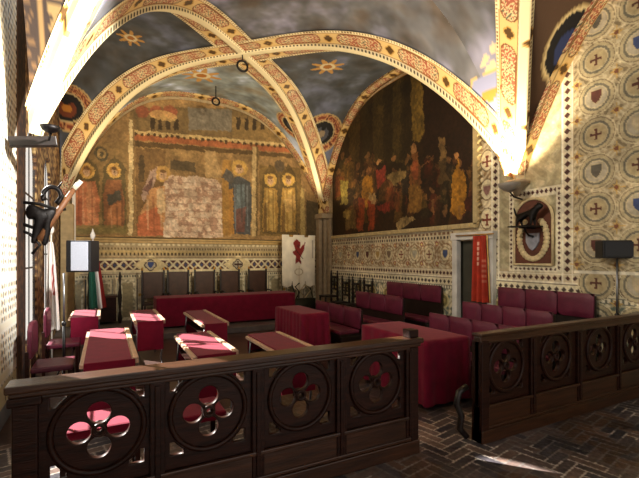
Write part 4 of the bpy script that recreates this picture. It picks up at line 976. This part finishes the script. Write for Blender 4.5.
# ------------------------------------------------------------------ banners and flags
def cloth_grid(name, fn, nu, nv, mt, parent, th=.006):
    v = []; 
    for j_ in range(nv+1):
        for i_ in range(nu+1): v.append(fn(i_/nu, j_/nv))
    f = [(j_*(nu+1)+i_, j_*(nu+1)+i_+1, (j_+1)*(nu+1)+i_+1, (j_+1)*(nu+1)+i_) for j_ in range(nv) for i_ in range(nu)]
    o = mesh_obj(name, v, f, mt, parent, smooth=True); solid(o, th, 0); return o
# white banner with red beast
bx0, bx1 = V(282, 234, y=10.45)[0], V(315, 234, y=10.45)[0]; bz1 = V(298, 235, y=10.45)[2]; bz0 = V(298, 291, y=10.45)[2]
bt = thing('hanging_banner', 'white banner with red griffon emblem and tongued lower edge, in the far right corner', 'banner', ((bx0+bx1)/2, 10.45, .13))
w = (bx1-bx0)/2; zt, zb = bz1-.13, bz0-.13; bc = Cv(-w, w, zb, zt, .01, 'efe6d0')
z_ = lambda v: V(298, v, y=10.45)[2]-.13
bc.poly([(1.5*a_, z_(251)+1.35*(z_(b_)-z_(252))) for a_, b_ in ((-.05, 243), (.04, 246), (.02, 250), (.10, 247), (.14, 245), (.10, 252), (.03, 257), (.06, 262), (-.01, 260), (-.08, 262), (-.06, 256), (-.14, 253), (-.07, 251), (-.12, 246))], '8a2a24')
bc.ell(-.02, z_(246), .04, .05, '6a2020'); bc.line((-.12, z_(249)), (.14, z_(259)), .02, '3a1a18'); bc.line((-.10, z_(258)), (.08, z_(262)), .02, '3a1a18')
bc.ell(0, z_(272), .14, .10, 'b9a684', inner=.8); bc.rect(-.01, .01, zb, z_(266), 'b9a684'); bc.rect(w-.10, w-.06, z_(258), z_(240), 'a59a8a', .7); bc.noise(.2, .1, 71)
nu, nv = 66, 90; U, Vv = np.meshgrid(np.linspace(-w, w, nu), np.linspace(0, 1, nv))
bot = np.where(abs(U) < w*.36, zb, np.where(abs(U) < w*.42, zb+.22, zb+.10)); bot = bot+.06*np.abs(np.sin(U*9)); ztop = zt-.06*((np.abs(U) > w*.35) & (np.abs(U) < w*.6))
Zb = ztop+(bot-ztop)*Vv; Pb = np.stack([U, .02*np.sin(U*14)*Vv, Zb], -1)
solid(grid('cloth', Pb, bc.sample(U, Zb), M['fabricp'], bt, smooth=True), .006, 0)
MB().tube([(-w-.03, .02, zt-.03), (w+.03, .02, zt-.03)], .012).build('crossbar', M['gold'], bt)
MB().tube([(0, .03, 0), (0, .03, zt+.06)], .014).build('pole', M['black_wood'], bt)
bs = thing('ornate_stand', 'dark bronze scrolled stand with a diamond ring, below the white banner', 'stand', ((bx0+bx1)/2, 10.30, .13))
m = MB(); zc_ = .62; 
m.tube([(.12, 0, zc_-.18), (.29, 0, zc_), (.12, 0, zc_+.18), (-.05, 0, zc_), (.12, 0, zc_-.18)], .018, 8); m.build('ring', M['beige'], bs)
m = MB().tube([(-.25, 0, .05), (-.32, 0, .4), (-.2, 0, .6), (-.28, 0, .8)], .02, 8).tube([(.3, .03, .05), (.38, .03, .4), (.3, .03, .7)], .018, 8).box(-.34, .4, -.10, .10, 0, .42).tube([(-.15, 0, .42), (-.05, 0, .6), (-.18, 0, .75), (-.05, 0, .85)], .018, 8)
m.build('scrollwork', M['greendk'], bs)
# red banner at the door
rb = thing('red_banner', 'tall red banner with gold edge and pale lettering, hanging beside the doorway', 'banner', (XR-.16, 5.13, 0))
rc = Cv(-.30, .30, .6, 2.1, .01, 'a8321c'); 
for z in np.arange(1.55, 2.0, .09): rc.rect(-.06, .0, z, z+.05, 'd8a890'); rc.rect(.10, .16, z-.3, z-.26, 'd8a890', .5)
rc.noise(.15, .15, 72)
nu, nv = 40, 80; U, Vv = np.meshgrid(np.linspace(-1, 1, nu), np.linspace(0, 1, nv)); wv = .155+.05*Vv
Yb = U*wv; Zb = 2.08-(2.08-.90)*Vv; Xb = -.035*np.sin(U*11+Vv)*(.5+Vv); Pb = np.stack([Xb, Yb, Zb], -1)
solid(grid('cloth', Pb, rc.sample(-U*.2, Zb), M['fabricp'], rb, smooth=True), .006, 0)
MB().tube([(-.03*math.sin(-7)*(.4+q), -(.158+.05*q), 2.08-1.18*q) for q in np.linspace(0, 1, 12)], .012, 8).build('gold_edge', mat('gold_fringe', 'd9b56a', .5, noise=.2), rb)
MB().tube([(0, -.30, 2.10), (0, .55, 2.10)], .012).build('rod', M['gold'], rb)
# left flags
def flag(label, cols, uT, vT, uB, vB, hw, y, seed, extra=None):
    a = V(uT, vT, y=y); b_ = V(uB, vB, y=y); t_ = thing('flag', label, 'flag', (b_[0], y, 0))
    nu, nv = 36, 70; U, Vv = np.meshgrid(np.linspace(-1, 1, nu), np.linspace(0, 1, nv))
    wv = hw*(.25+.75*Vv**.6); Xc = (a[0]-b_[0])*(1-Vv); P_ = np.stack([Xc+U*wv, .05*np.sin(U*6+seed)*(.3+Vv)-.04, a[2]+(b_[2]-a[2])*Vv], -1)
    c_ = np.zeros(P_.shape); n_ = len(cols); idx_ = np.clip(((U+1)/2*n_).astype(int), 0, n_-1)
    for q in range(n_): c_[idx_ == q] = rgb(cols[q])
    if extra: extra(c_, U, Vv)
    solid(grid('cloth', P_, c_, M['fabricp'], t_, smooth=True), .006, 0)
    MB().tube([(-.02+(b_[0]-a[0])*-.0, .03, .0), ((a[0]-b_[0])*1.05, .03, a[2]+.12)], .013).build('pole', M['white'], t_)
    MB().lathe(((a[0]-b_[0])*1.05, .03, a[2]+.12), [(.015, 0), (.04, .05), (.045, .10), (.02, .16), (.004, .22)], 10).build('finial', M['white'], t_)
    MB().lathe((0, .03, 0), [(.14, 0), (.14, .02), (.03, .05)], 18).build('base', M['black_wood'], t_)
def ex(c_, U, Vv):
    m_ = (abs(U-.3) < .3) & (Vv > .25) & (Vv < .6) & (np.sin(Vv*40+U*8) > -.4); c_[m_] = rgb('b84a42')
flag('white flag with red emblem drooping on a pole by the window wall', ['efe9e2', 'efe9e2', 'efe9e2'], 51, 242, 53, 330, .10, 7.9, .5, ex)
flag('green white and red flag hanging behind the left loudspeaker', ['0d4a38', '0d4a38', 'e6e2da', '8f2020'], 93, 246, 98, 308, .15, 9.1, 2)
